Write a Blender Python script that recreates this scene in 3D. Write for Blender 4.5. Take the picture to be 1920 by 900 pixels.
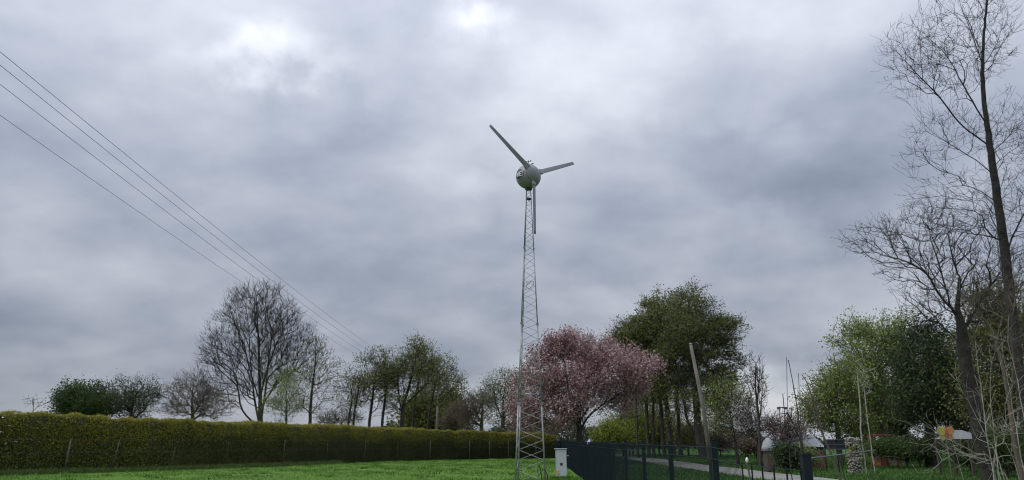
import bpy, math, random
import numpy as np
from mathutils import Vector, Matrix
R = math.radians
random.seed(7); rng = np.random.default_rng(7)
sc = bpy.context.scene
for o in list(bpy.data.objects): bpy.data.objects.remove(o, do_unlink=True)
COL = sc.collection

# ------------------------------------------------------------------ camera
F = 1400.0; PITCH = R(15.15); EYE = 1.6
CT, ST = math.cos(PITCH), math.sin(PITCH)
cam = bpy.data.objects.new('camera', bpy.data.cameras.new('camera'))
COL.objects.link(cam); sc.camera = cam
cam.location = (0, 0, EYE); cam.rotation_euler = (R(90) + PITCH, 0, 0)
cam.data.sensor_width = 36; cam.data.lens = F / 1920 * 36
cam.data.clip_start = 0.1; cam.data.clip_end = 6000
sc.render.resolution_x = 1024; sc.render.resolution_y = 480

def ray(px, py):
    u = (px - 960) / F; v = (450 - py) / F
    return np.array([u, CT - v * ST, ST + v * CT])
def W(px, py, Y):                       # the world point seen at a photo pixel, Y metres ahead
    d = ray(px, py); return np.array([0, 0, EYE]) + d * (Y / d[1])
def G(px, Y):                           # ground point below the horizon column px at distance Y
    d = ray(px, 829); return np.array([d[0] * Y / d[1], Y, 0.0])

# ------------------------------------------------------------------ colour management
sc.view_settings.view_transform = 'Standard'; sc.view_settings.look = 'None'
sc.view_settings.exposure = 0.18; sc.view_settings.gamma = 1.0
sc.view_settings.use_curve_mapping = False
sc.cycles.filter_width = 1.15; sc.cycles.max_bounces = 6; sc.cycles.diffuse_bounces = 3; sc.cycles.transparent_max_bounces = 8

# ------------------------------------------------------------------ world: Nishita sky behind a cloud deck
SUN_EL, SUN_AZ = R(50), R(-105)          # unseen soft sun, set left and slightly behind to add brightness
world = bpy.data.worlds.new('World'); sc.world = world; world.use_nodes = True
nt = world.node_tree; nt.nodes.clear()
class NB:
    def __init__(s, nt): s.nt = nt
    def n(s, t, **k):
        x = s.nt.nodes.new(t)
        for a, b in k.items(): setattr(x, a, b)
        return x
    def l(s, a, b): s.nt.links.new(a, b)
    def math(s, op, a, b=None, c=None, clamp=False):
        x = s.n('ShaderNodeMath', operation=op); x.use_clamp = clamp
        for i, v in enumerate((a, b, c)):
            if v is None: continue
            if isinstance(v, (int, float)): x.inputs[i].default_value = v
            else: s.l(v, x.inputs[i])
        return x.outputs[0]
    def vmath(s, op, a, b=None, scale=None):
        x = s.n('ShaderNodeVectorMath', operation=op)
        for i, v in enumerate((a, b)):
            if v is None: continue
            if isinstance(v, (tuple, list)): x.inputs[i].default_value = v
            else: s.l(v, x.inputs[i])
        if scale is not None: x.inputs['Scale'].default_value = scale
        return x.outputs['Value'] if op in ('DOT_PRODUCT', 'LENGTH') else x.outputs[0]
    def noise(s, vec, scale, detail=4, rough=.5, dist=0.0, lac=2.0):
        x = s.n('ShaderNodeTexNoise'); x.inputs['Scale'].default_value = scale
        x.inputs['Detail'].default_value = detail; x.inputs['Roughness'].default_value = rough
        x.inputs['Distortion'].default_value = dist; x.inputs['Lacunarity'].default_value = lac
        if vec is not None: s.l(vec, x.inputs['Vector'])
        return x
    def ramp(s, fac, stops):
        x = s.n('ShaderNodeValToRGB'); e = x.color_ramp.elements
        while len(e) < len(stops): e.new(.5)
        for i, (p, c) in enumerate(stops):
            e[i].position = p; e[i].color = (*c, 1) if len(c) == 3 else c
        s.l(fac, x.inputs[0]); return x.outputs[0]
    def mix(s, fac, a, b, mode='MIX'):
        x = s.n('ShaderNodeMix', data_type='RGBA', blend_type=mode)
        for i, v in ((0, fac), (6, a), (7, b)):
            if isinstance(v, (int, float)): x.inputs[i].default_value = v
            elif isinstance(v, (tuple, list)): x.inputs[i].default_value = (*v, 1)
            else: s.l(v, x.inputs[i])
        return x.outputs[2]
b = NB(nt)
tc = b.n('ShaderNodeTexCoord').outputs['Generated']
D = b.vmath('NORMALIZE', tc)
sep = b.n('ShaderNodeSeparateXYZ'); b.l(D, sep.inputs[0])
el = b.math('MAXIMUM', sep.outputs[2], 0.0)
den = b.math('ADD', el, 0.27)
px_ = b.math('DIVIDE', sep.outputs[0], den); py_ = b.math('DIVIDE', sep.outputs[1], den)
cmb = b.n('ShaderNodeCombineXYZ'); b.l(px_, cmb.inputs[0]); b.l(py_, cmb.inputs[1])
deck = cmb.outputs[0]
n1 = b.noise(deck, 1.15, 3, .42, .0).outputs['Fac']
n2 = b.noise(b.vmath('ADD', deck, (7.3, 2.1, .4)), 3.1, 3, .45, .0).outputs['Fac']
n3 = b.noise(b.vmath('ADD', deck, (1.3, 9.1, .4)), .55, 2, .5, .0).outputs['Fac']
n4 = b.noise(b.vmath('ADD', deck, (3.3, 5.1, 1.4)), 6.0, 5, .5, .15).outputs['Fac']
n5 = b.noise(b.vmath('ADD', deck, (13.3, 2.1, 4.4)), 1.7, 3, .45, .1).outputs['Fac']
ridge = b.math('ABSOLUTE', b.math('MULTIPLY_ADD', n5, 2.0, -1.0))     # creases between billows
t = b.math('MULTIPLY_ADD', n1, .52, .03)
t = b.math('MULTIPLY_ADD', n2, .27, t)
t = b.math('MULTIPLY_ADD', n3, .12, t)
t = b.math('MULTIPLY_ADD', n4, .19, b.math('ADD', t, -.03))
n6 = b.noise(b.vmath('MULTIPLY', D, (1.0, 1.0, 1.7)), 7.0, 5, .52, .1).outputs['Fac']
t = b.math('MULTIPLY_ADD', n6, .46, b.math('ADD', t, -.23))
t = b.math('MULTIPLY_ADD', ridge, .30, b.math('ADD', t, -.052))
wv = b.noise(D, 5.0, 3, .55).outputs['Color']
Dw = b.vmath('ADD', D, b.vmath('SCALE', b.vmath('SUBTRACT', wv, (.5, .5, .5)), scale=.20))
wv2 = b.noise(D, 17.0, 6, .62).outputs['Color']
Dw = b.vmath('ADD', Dw, b.vmath('SCALE', b.vmath('SUBTRACT', wv2, (.5, .5, .5)), scale=.06))
# thin and thick places of the cloud deck: (photo px, py, half width, half height, amount)
BLOBS = [(905, 42, 45, 26, .30), (520, 128, 70, 28, .27), (450, 150, 60, 26, .10), (430, 100, 200, 130, .07), (820, 60, 240, 80, .08), (640, 210, 190, 110, -.12),
         (1440, 350, 230, 60, -.14), (1560, 400, 150, 50, -.09), (1290, 300, 110, 50, -.07), (1800, 180, 240, 90, -.08), (80, 600, 420, 130, -.12),
         (1130, 555, 120, 30, .10), (1480, 695, 130, 45, .28), (1430, 750, 170, 60, .20), (1900, 740, 90, 60, .10), (1500, 60, 300, 90, .07),
         (290, 385, 130, 45, .06), (1060, 130, 100, 60, .05), (850, 740, 420, 40, .06), (60, 700, 260, 40, .05), (900, 420, 380, 90, -.04), (60, 200, 160, 70, -.04),
         (1280, 620, 160, 22, -.07), (1620, 640, 160, 26, -.10), (330, 500, 260, 40, .03), (230, 30, 260, 70, .02)]
for (cx, cy, rx, ry, amt) in BLOBS:
    c = Vector(ray(cx, cy)).normalized(); r_ = Vector((1, 0, 0)); r_ = (r_ - c * r_.dot(c)).normalized(); u_ = r_.cross(c)
    if u_.z < 0: u_ = -u_
    uu = b.math('MULTIPLY', b.vmath('DOT_PRODUCT', b.vmath('SUBTRACT', Dw, tuple(c)), tuple(r_)), F / rx)
    vv = b.math('MULTIPLY', b.vmath('DOT_PRODUCT', b.vmath('SUBTRACT', Dw, tuple(c)), tuple(u_)), F / ry)
    q = b.math('ADD', b.math('MULTIPLY', uu, uu), b.math('MULTIPLY', vv, vv))
    g = b.math('EXPONENT', b.math('MULTIPLY', q, -.7))
    fr = b.math('GREATER_THAN', b.vmath('DOT_PRODUCT', D, tuple(c)), 0.0)
    t = b.math('MULTIPLY_ADD', b.math('MULTIPLY', g, fr), amt, t)
cloud = b.ramp(t, [(.20, (.190, .222, .292)), (.42, (.312, .347, .424)), (.58, (.415, .448, .518)), (.76, (.550, .577, .635)), (.98, (.71, .73, .77))])
sky = b.n('ShaderNodeTexSky', sky_type='NISHITA'); sky.sun_disc = False
sky.sun_elevation = SUN_EL; sky.sun_rotation = SUN_AZ
skyc = b.mix(1.0, sky.outputs[0], (.10, .10, .10), 'MULTIPLY')
grad = b.math('MULTIPLY_ADD', b.math('MULTIPLY_ADD', el, 1.0, .85), el, .76)      # an overcast sky brightens towards the zenith
gc = b.n('ShaderNodeCombineXYZ'); [b.l(grad, gc.inputs[i]) for i in range(3)]
cloud = b.mix(1.0, cloud, gc.outputs[0], 'MULTIPLY')
allc = b.mix(.93, skyc, cloud)
bg = b.n('ShaderNodeBackground'); b.l(allc, bg.inputs[0]); bg.inputs[1].default_value = 1.0
wo = b.n('ShaderNodeOutputWorld'); b.l(bg.outputs[0], wo.inputs[0])
world.cycles.sampling_method = 'MANUAL'; world.cycles.sample_map_resolution = 512

sun = bpy.data.objects.new('sun', bpy.data.lights.new('sun', 'SUN')); COL.objects.link(sun)
sun.data.energy = 1.5; sun.data.angle = R(25); sun.data.color = (1, .96, .9)
sd = Vector((math.sin(SUN_AZ) * math.cos(SUN_EL), math.cos(SUN_AZ) * math.cos(SUN_EL), math.sin(SUN_EL)))
sun.rotation_euler = sd.to_track_quat('Z', 'Y').to_euler()

# ------------------------------------------------------------------ helpers
def meta(o, label=None, cat=None, group=None, kind=None):
    if label: o['label'] = label
    if cat: o['category'] = cat
    if group: o['group'] = group
    if kind: o['kind'] = kind
    return o
def empty(name, loc, label=None, cat=None, group=None):
    o = bpy.data.objects.new(name, None); COL.objects.link(o)
    o.location = loc; o.empty_display_size = .3
    return meta(o, label, cat, group)
def mk(name, V, Fc, mat, parent=None, smooth=False, tone=None):
    """one mesh object; V, Fc world coords; parent's location is subtracted"""
    V = np.asarray(V, float).reshape(-1, 3)
    off = np.zeros(3)
    if parent is not None:
        p = parent
        while p is not None: off += np.array(p.location); p = p.parent
    me = bpy.data.meshes.new(name)
    if isinstance(Fc, np.ndarray):
        k = Fc.shape[1]; n = len(Fc)
        me.vertices.add(len(V)); me.vertices.foreach_set('co', (V - off).ravel().astype(np.float32))
        me.loops.add(n * k); me.loops.foreach_set('vertex_index', Fc.ravel().astype(np.int32))
        me.polygons.add(n); me.polygons.foreach_set('loop_start', np.arange(0, n * k, k, dtype=np.int32))
        try: me.polygons.foreach_set('loop_total', np.full(n, k, dtype=np.int32))
        except Exception: pass
        if smooth: me.polygons.foreach_set('use_smooth', np.ones(n, dtype=bool))
        me.update(calc_edges=True)
    else:
        me.from_pydata([tuple(v) for v in (V - off)], [], Fc)
        if smooth:
            for p in me.polygons: p.use_smooth = True
    if tone is not None:
        a = me.attributes.new('tone', 'FLOAT', 'FACE'); a.data.foreach_set('value', np.asarray(tone, np.float32))
    me.materials.append(mat)
    o = bpy.data.objects.new(name, me); COL.objects.link(o)
    if parent is not None: o.parent = parent
    return o
class MB:
    def __init__(s): s.v = []; s.f = []
    def add(s, v, f):
        k = len(s.v); s.v += [tuple(map(float, p)) for p in v]; s.f += [tuple(i + k for i in q) for q in f]; return s
    def box(s, c, d, rot=0.0, M=None):
        x, y, z = [q / 2 for q in d]; V = []
        for sx, sy, sz in ((-1,-1,-1),(1,-1,-1),(1,1,-1),(-1,1,-1),(-1,-1,1),(1,-1,1),(1,1,1),(-1,1,1)):
            p = Vector((sx * x, sy * y, sz * z))
            if M is not None: p = M @ p
            elif rot: p = Matrix.Rotation(rot, 3, 'Z') @ p
            V.append(p + Vector(c))
        return s.add(V, [(0,3,2,1),(4,5,6,7),(0,1,5,4),(1,2,6,5),(2,3,7,6),(3,0,4,7)])
    def tube(s, pts, r, n=8, caps=True):
        pts = [Vector(p) for p in pts]; rs = r if isinstance(r, (list, tuple)) else [r] * len(pts)
        V = []; up = None
        for i, p in enumerate(pts):
            d = (pts[min(i + 1, len(pts) - 1)] - pts[max(i - 1, 0)]).normalized()
            if up is None: up = Vector((0, 0, 1)) if abs(d.z) < .9 else Vector((1, 0, 0))
            a = d.cross(up).normalized(); c = a.cross(d).normalized(); up = c
            for k in range(n):
                w = 2 * math.pi * k / n; V.append(p + (a * math.cos(w) + c * math.sin(w)) * rs[i])
        f = [(i * n + k, i * n + (k + 1) % n, (i + 1) * n + (k + 1) % n, (i + 1) * n + k) for i in range(len(pts) - 1) for k in range(n)]
        if caps: f += [tuple(range(n))[::-1], tuple((len(pts) - 1) * n + k for k in range(n))]
        return s.add(V, f)
    def lathe(s, prof, c=(0, 0, 0), axis=(0, 0, 1), n=32, cap0=True, cap1=True):
        """prof: list of (radius, height along the axis)"""
        q = Vector(axis).to_track_quat('Z', 'Y'); V = []
        for (r, h) in prof:
            for k in range(n):
                w = 2 * math.pi * k / n; V.append(q @ Vector((r * math.cos(w), r * math.sin(w), h)) + Vector(c))
        f = [(i * n + k, i * n + (k + 1) % n, (i + 1) * n + (k + 1) % n, (i + 1) * n + k) for i in range(len(prof) - 1) for k in range(n)]
        if cap0: f.append(tuple(range(n))[::-1])
        if cap1: f.append(tuple((len(prof) - 1) * n + k for k in range(n)))
        return s.add(V, f)
    def build(s, name, mat, parent=None, smooth=False, bevel=0):
        o = mk(name, s.v, s.f, mat, parent, smooth)
        if bevel:
            m = o.modifiers.new('bevel', 'BEVEL'); m.width = bevel; m.segments = 2
        return o

# ------------------------------------------------------------------ materials
def mat(name, col, rough=.6, metal=0.0, var=.15, scale=3.0, bump=0.0, bscale=30.0, spec=.5, dirt=None):
    m = bpy.data.materials.new(name); m.use_nodes = True; b = NB(m.node_tree)
    p = m.node_tree.nodes['Principled BSDF']
    tc = b.n('ShaderNodeTexCoord').outputs['Object']
    n = b.noise(tc, scale, 5, .6).outputs['Fac']
    lo = tuple(c * (1 - var) for c in col); hi = tuple(min(1, c * (1 + var)) for c in col)
    c = b.ramp(n, [(.3, lo), (.7, hi)])
    if dirt:
        n2 = b.noise(tc, dirt[0], 6, .7).outputs['Fac']
        c = b.mix(b.ramp(n2, [(.52, (0,0,0)), (.68, (1,1,1))]), c, dirt[1])
    b.l(c, p.inputs['Base Color']); p.inputs['Roughness'].default_value = rough
    p.inputs['Metallic'].default_value = metal; p.inputs['Specular IOR Level'].default_value = spec
    if bump:
        nb = b.noise(tc, bscale, 5, .65).outputs['Fac']; bm = b.n('ShaderNodeBump')
        bm.inputs['Strength'].default_value = bump; bm.inputs['Distance'].default_value = .05
        b.l(nb, bm.inputs['Height']); b.l(bm.outputs[0], p.inputs['Normal'])
    return m
def leafmat(name, stops, transl=.42, rough=.55):
    m = bpy.data.materials.new(name); m.use_nodes = True; b = NB(m.node_tree)
    p = m.node_tree.nodes['Principled BSDF']; out = m.node_tree.nodes['Material Output']
    at = b.n('ShaderNodeAttribute', attribute_name='tone').outputs['Fac']
    c = b.ramp(at, stops)
    b.l(c, p.inputs['Base Color']); p.inputs['Roughness'].default_value = rough; p.inputs['Specular IOR Level'].default_value = .2
    tr = b.n('ShaderNodeBsdfTranslucent'); b.l(c, tr.inputs[0])
    mx = b.n('ShaderNodeMixShader'); mx.inputs[0].default_value = transl
    b.l(p.outputs[0], mx.inputs[1]); b.l(tr.outputs[0], mx.inputs[2]); b.l(mx.outputs[0], out.inputs[0])
    return m
BARK_D = mat('blackish_bark', (.026, .023, .020), .9, var=.6, scale=6, bump=.9, bscale=16)
BARK = mat('dark_bark', (.040, .035, .030), .9, var=.45, scale=4, bump=.6, bscale=9)
BARK_G = mat('grey_green_bark', (.085, .085, .060), .9, var=.4, scale=3, bump=.6, bscale=9)
BARK_P = mat('pale_bark', (.30, .29, .24), .85, var=.35, scale=6, bump=.4, bscale=14, dirt=(5, (.07, .065, .05)))
BARK_B = mat('brown_twig_bark', (.10, .078, .060), .9, var=.35, scale=4, bump=.4, bscale=12)
WOODPOLE = mat('weathered_pole_wood', (.135, .125, .108), .85, var=.3, scale=2, bump=.4, bscale=12)
GALV = mat('galvanised_steel', (.27, .285, .295), .45, .35, var=.18, scale=5, spec=.5)
TURB = mat('grey_turbine_paint', (.235, .235, .250), .42, 0, var=.05, scale=2, spec=.4, dirt=(2.5, (.20, .20, .21)))
BLADE = mat('grey_blade_paint', (.20, .20, .218), .5, 0, var=.05, scale=2)
NAVY = mat('navy_print', (.012, .018, .035), .5, 0, var=.1)
WHITE = mat('white_print', (.70, .72, .74), .5, 0, var=.04)
BLACK = mat('black_rubber', (.012, .012, .013), .6, 0, var=.1)
CAB = mat('white_cabinet_paint', (.52, .55, .60), .45, 0, var=.04, scale=1.5, dirt=(3, (.46, .48, .51)))
ORANGE = mat('orange_sticker', (.75, .28, .02), .5, 0, var=.08)
FENCEM = mat('anthracite_fence_paint', (.0085, .0165, .022), .65, .0, var=.2, scale=3, spec=.25)
WIREM = mat('thin_wire', (.13, .135, .14), .5, .6, var=.1)
LEAF = {
 'alder': leafmat('alder_leaf', [(0, (.058, .074, .024)), (.5, (.140, .168, .050)), (1, (.26, .29, .09))]),
 'alder_pale': leafmat('young_alder_leaf', [(0, (.095, .115, .045)), (.5, (.185, .215, .085)), (1, (.32, .35, .14))]),
 'fresh': leafmat('fresh_green_leaf', [(0, (.10, .145, .035)), (.5, (.20, .27, .06)), (1, (.36, .43, .12))]),
 'dark': leafmat('dark_evergreen_leaf', [(0, (.020, .034, .014)), (.5, (.045, .072, .026)), (1, (.095, .135, .045))], .2),
 'olive': leafmat('olive_leaf', [(0, (0.068, 0.078, 0.027)), (.5, (0.160, 0.170, 0.046)), (1, (0.296, 0.285, 0.079))]),
 'bush': leafmat('bush_leaf', [(0, (.032, .055, .018)), (.5, (.070, .110, .032)), (1, (.14, .19, .06))]),
 'brown': leafmat('brown_bud', [(0, (0.079, 0.063, 0.049)), (.5, (0.149, 0.116, 0.084)), (1, (0.245, 0.193, 0.131))]),
 'blossom': leafmat('pink_blossom', [(0, (.10, .055, .05)), (.3, (.27, .150, .150)), (.6, (.48, .315, .32)), (1, (.85, .68, .69))], .35),
 'white': leafmat('white_blossom', [(0, (0.300, 0.260, 0.250)), (.5, (0.500, 0.460, 0.450)), (1, (0.750, 0.720, 0.720))], .3),
 'lime': leafmat('lime_leaf', [(0, (0.105, 0.131, 0.021)), (.5, (0.210, 0.271, 0.035)), (1, (0.385, 0.455, 0.061))]),
}

# ------------------------------------------------------------------ ground
def fbm_grid(X, Y, s=1.0):
    return (np.sin(X * .31 * s + 1.3) * np.cos(Y * .27 * s) + .6 * np.sin(X * .83 * s + Y * .55 * s) + .4 * np.cos(Y * 1.27 * s - X * .4 * s + 2)) / 2
def sheet(name, pts, z, m, label=None, kind='structure', thick=0):
    mb = MB(); mb.add([(x, y, z) for x, y in pts], [tuple(range(len(pts)))]); o = mb.build(name, m); meta(o, label, kind=kind); return o
def grassmat(name, lo, mid, hi, sc1=.35, sc2=6):
    m = bpy.data.materials.new(name); m.use_nodes = True; b = NB(m.node_tree); p = m.node_tree.nodes['Principled BSDF']
    tc = b.n('ShaderNodeTexCoord').outputs['Object']
    n1 = b.noise(tc, sc1, 4, .6).outputs['Fac']; n2 = b.noise(tc, sc2, 6, .75).outputs['Fac']; n3 = b.noise(tc, 1.6, 5, .7).outputs['Fac']
    f = b.math('ADD', b.math('MULTIPLY', n1, .35), b.math('ADD', b.math('MULTIPLY', n2, .35), b.math('MULTIPLY', n3, .3)))
    b.l(b.ramp(f, [(.36, lo), (.5, mid), (.64, hi)]), p.inputs['Base Color'])
    p.inputs['Roughness'].default_value = .9; p.inputs['Specular IOR Level'].default_value = .1
    bm = b.n('ShaderNodeBump'); bm.inputs['Strength'].default_value = .9; bm.inputs['Distance'].default_value = .12
    b.l(n2, bm.inputs['Height']); b.l(bm.outputs[0], p.inputs['Normal']); return m
GR = grassmat('lawn_grass', (.055, .115, .020), (.095, .195, .030), (.150, .260, .050))
GR2 = grassmat('meadow_grass', (.030, .075, .016), (.052, .128, .024), (.095, .175, .040))
GLEAF = leafmat('lawn_blades', [(0, (.05, .115, .014)), (.5, (.10, .22, .028)), (1, (.21, .33, .08))], .3)
GLEAF2 = leafmat('meadow_blades', [(0, (.03, .07, .016)), (.5, (.06, .14, .026)), (1, (.14, .20, .055))], .3)
sheet('ground', [(-2500, -200), (2500, -200), (2500, 3500), (-2500, 3500)], -.02, GR2)
XF = lambda Y: 2.177 + .0276 * Y        # the fence line
gx, gy = np.meshgrid(np.linspace(0, 1, 90), np.linspace(-12, 88, 260))
LX = -60 + gx * (XF(gy) + 60); LZ = fbm_grid(LX, gy) * .03 + .012 + .025
nn, mm = gx.shape
idx = np.arange(nn * mm).reshape(nn, mm)
FQ = np.stack([idx[:-1, :-1], idx[:-1, 1:], idx[1:, 1:], idx[1:, :-1]], -1).reshape(-1, 4)
meta(mk('lawn', np.stack([LX, gy, LZ], -1).reshape(-1, 3), FQ, GR, smooth=True), kind='structure')
# footpath beyond the fence
PATHM = mat('gravel_path_surface', (.20, .195, .18), .9, var=.25, scale=.8, bump=.5, bscale=25, dirt=(1.2, (.13, .13, .11)))
pv = []; 
for i, Y in enumerate(np.linspace(-15, 190, 60)):
    w = .25 * math.sin(Y * .09) + max(0, Y - 90) * .035
    pv += [(11.1 + w + .12 * math.sin(i * 2.1), Y, .004), (14.4 + w + .12 * math.cos(i * 1.7), Y, .004)]
meta(mk('path', pv, [(2*i, 2*i+1, 2*i+3, 2*i+2) for i in range(59)], PATHM), kind='structure')

def blades(name, P, h, w, m, kind='stuff', parent=None, spread=.6, seedtone=None):
    """one triangle blade per point"""
    n = len(P); a = rng.uniform(0, 2 * np.pi, n); hh = h * rng.uniform(.5, 1.2, n); ww = w * rng.uniform(.6, 1.3, n)
    t1 = np.stack([np.cos(a) * ww, np.sin(a) * ww, np.zeros(n)], 1)
    ln = np.stack([rng.normal(0, spread, n) * hh, rng.normal(0, spread, n) * hh, hh], 1)
    V = np.stack([P - t1, P + t1, P + ln], 1).reshape(-1, 3)
    tone = np.clip(rng.normal(.5, .22, n), 0, 1) if seedtone is None else seedtone
    o = mk(name, V, np.arange(n * 3).reshape(-1, 3), m, parent, tone=tone); return meta(o, kind=kind)
n = 120000
yy = 26 + (rng.uniform(0, 1, n) ** .8) * 50; xx = rng.uniform(-28, 3.7, n)
ok = (xx < XF(yy) - .05) & (np.abs(xx) < yy * .8)
xx, yy = xx[ok], yy[ok]; patch = fbm_grid(xx, yy, 2.3)
keep = patch + rng.normal(0, .5, len(xx)) > -.1; xx, yy = xx[keep], yy[keep]
gz = fbm_grid(xx, yy) * .03 + .03
nc = 420; cy = 28 + rng.uniform(0, 1, nc) ** .9 * 44; cxx = rng.uniform(-24, 3.2, nc); k_ = rng.integers(0, nc, 9000)
tx = cxx[k_] + np.clip(rng.normal(0, .16, 9000), -.35, .35); ty = cy[k_] + np.clip(rng.normal(0, .16, 9000), -.35, .35); okk = tx < XF(ty) - .1
blades('grass_tufts', np.stack([tx, ty, fbm_grid(tx, ty) * .03 + .03], 1)[okk], .15, .028, GLEAF, seedtone=np.clip(.18 + .65 * (k_[okk] % 2) + rng.normal(0, .1, okk.sum()), 0, 1))
blades('lawn_grass', np.stack([xx, yy, gz], 1), .07, .022, GLEAF, seedtone=np.clip(rng.normal(.5, .18, len(xx)) + fbm_grid(xx, yy, 1.7) * .22 + fbm_grid(xx + 5, yy * 1.4, .55) * .25, 0, 1))
n = 130000
yy = 18 + (rng.uniform(0, 1, n) ** 1.1) * 80; xx = XF(yy) + .1 + rng.uniform(0, 1, n) * (yy * .75)
w = .25 * np.sin(yy * .09)
ok = ~((xx > 11.0 + w) & (xx < 14.5 + w)); xx, yy = xx[ok], yy[ok]
blades('meadow_grass', np.stack([xx, yy, np.full(len(xx), -.01)], 1), .16, .03, GLEAF2, seedtone=np.clip(rng.normal(.45, .2, len(xx)) + fbm_grid(xx, yy, 1.1) * .3, 0, 1))

# ------------------------------------------------------------------ leaf quads
def leaves_at(name, P, size, m, parent=None, kind=None, flat=0.0, tone=None, elong=1.5):
    n = len(P)
    q = rng.normal(size=(n, 3)); q /= np.linalg.norm(q, axis=1)[:, None]
    if flat: q[:, 2] *= (1 - flat); q /= np.linalg.norm(q, axis=1)[:, None]
    r2 = rng.normal(size=(n, 3)); s = np.cross(q, r2); s /= np.linalg.norm(s, axis=1)[:, None]
    L = size * rng.uniform(.45, 1.45, n)[:, None]; Wd = L / elong
    V = np.stack([P - q * L * .5, P + s * Wd * .5, P + q * L * .5, P - s * Wd * .5], 1).reshape(-1, 3)
    if tone is None: tone = rng.uniform(0, 1, n)
    o = mk(name, V, np.arange(n * 4).reshape(-1, 4), m, parent, tone=np.clip(tone, 0, 1))
    if kind: o['kind'] = kind
    return o

# ------------------------------------------------------------------ trees
def grow(trunks, att, w=.25, seg=.6, twigs=0, twig_len=.6, jit=.12, up=.35, dn=.5, tw_up=.3):
    """trunks: list of polylines (first one is rooted, others attach at their start); att: points the branches reach"""
    cap = 400 + len(att) * 14
    cap += int(len(att) * 14 * .0) + 6000
    P = np.zeros((cap, 3)); PL = np.zeros(cap); par = np.full(cap, -1); DR = np.zeros((cap, 3)); lead = np.zeros(cap, bool)
    n = 0
    def addpath(pts, parent, islead=False):
        nonlocal n
        last = parent
        for p in pts:
            P[n] = p; par[n] = last
            if last >= 0:
                d = P[n] - P[last]; L = np.linalg.norm(d) + 1e-9; DR[n] = d / L; PL[n] = PL[last] + L
            else: DR[n] = (0, 0, 1)
            lead[n] = islead; last = n; n += 1
        return last
    for k, tr in enumerate(trunks):
        tr = np.array(tr, float)
        if k == 0: start = -1; cur = tr
        else:
            start = int(np.argmin(((P[:n] - tr[0]) ** 2).sum(1))); cur = np.vstack([P[start], tr[1:]])
        out = []
        for i in range(len(cur) - 1):
            m = max(1, int(np.linalg.norm(cur[i + 1] - cur[i]) / seg))
            # catmull-rom
            p0 = cur[max(i - 1, 0)]; p1 = cur[i]; p2 = cur[i + 1]; p3 = cur[min(i + 2, len(cur) - 1)]
            for j in range(0 if i == 0 and k == 0 else 1, m + 1):
                t = j / m
                if i > 0 and j == 0: continue
                out.append(.5 * ((2 * p1) + (-p0 + p2) * t + (2 * p0 - 5 * p1 + 4 * p2 - p3) * t * t + (-p0 + 3 * p1 - 3 * p2 + p3) * t ** 3))
        out = np.array(out)
        if len(out) > 2: out[1:-1] += rng.normal(0, jit * .25 * seg, (len(out) - 2, 3))
        addpath(out, start, k == 0)
    nt_ = n
    d0 = np.array([np.min(((P[:nt_] - a) ** 2).sum(1)) for a in att]) if len(att) else np.array([])
    order = np.argsort(np.sqrt(d0) * rng.uniform(.75, 1.25, len(att)))
    tips = []
    for a in att[order]:
        if n > cap - 40: break
        dv = a - P[:n]; dist = np.sqrt((dv ** 2).sum(1))
        cost = dist + w * PL[:n] + dn * np.maximum(0, -dv[:, 2]) + .4 * dist * (1 - (dv * DR[:n]).sum(1) / (dist + 1e-6)) * .5
        cost[0] += 1e3
        k = int(np.argmin(cost)); L = dist[k]
        if L < .05: continue
        m = max(1, int(L / seg)); base = P[k]
        cdir = DR[k] * .4 + np.array([0, 0, up]) + rng.normal(0, .15, 3) + dv[k] / L * .6
        cdir /= np.linalg.norm(cdir); c = base + cdir * L * .5
        tt = (np.arange(1, m + 1) / m)[:, None]
        pts = (1 - tt) ** 2 * base + 2 * tt * (1 - tt) * c + tt ** 2 * a
        if m > 1: pts[:-1] += rng.normal(0, jit * seg, (m - 1, 3))
        tips.append(addpath(pts, k))
    tips = np.array(tips, int)
    ch = np.zeros(n); 
    Pn, prn, DRn = P[:n].copy(), par[:n].copy(), DR[:n].copy()
    cand = np.arange(nt_, n)
    # twigs
    if twigs and len(cand):
        src = cand[rng.integers(0, len(cand), int(len(att) * twigs))]
        d = DRn[src] * .8 + rng.normal(0, .55, (len(src), 3)) + np.array([0, 0, tw_up]); d /= np.linalg.norm(d, axis=1)[:, None]
        L = twig_len * rng.uniform(.4, 1.3, len(src))[:, None]
        mid = Pn[src] + d * L * .5; d2 = d + rng.normal(0, .25, d.shape) + np.array([0, 0, tw_up * .6]); d2 /= np.linalg.norm(d2, axis=1)[:, None]
        end = mid + d2 * L * .5
        i0 = n; ns = len(src)
        Pn = np.vstack([Pn, mid, end]); prn = np.concatenate([prn, src, np.arange(i0, i0 + ns)]); DRn = np.vstack([DRn, d, d2])
        tips = np.concatenate([tips, np.arange(i0 + ns, i0 + 2 * ns)])
    return Pn, prn, DRn, lead[:n], nt_, n, tips
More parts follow.
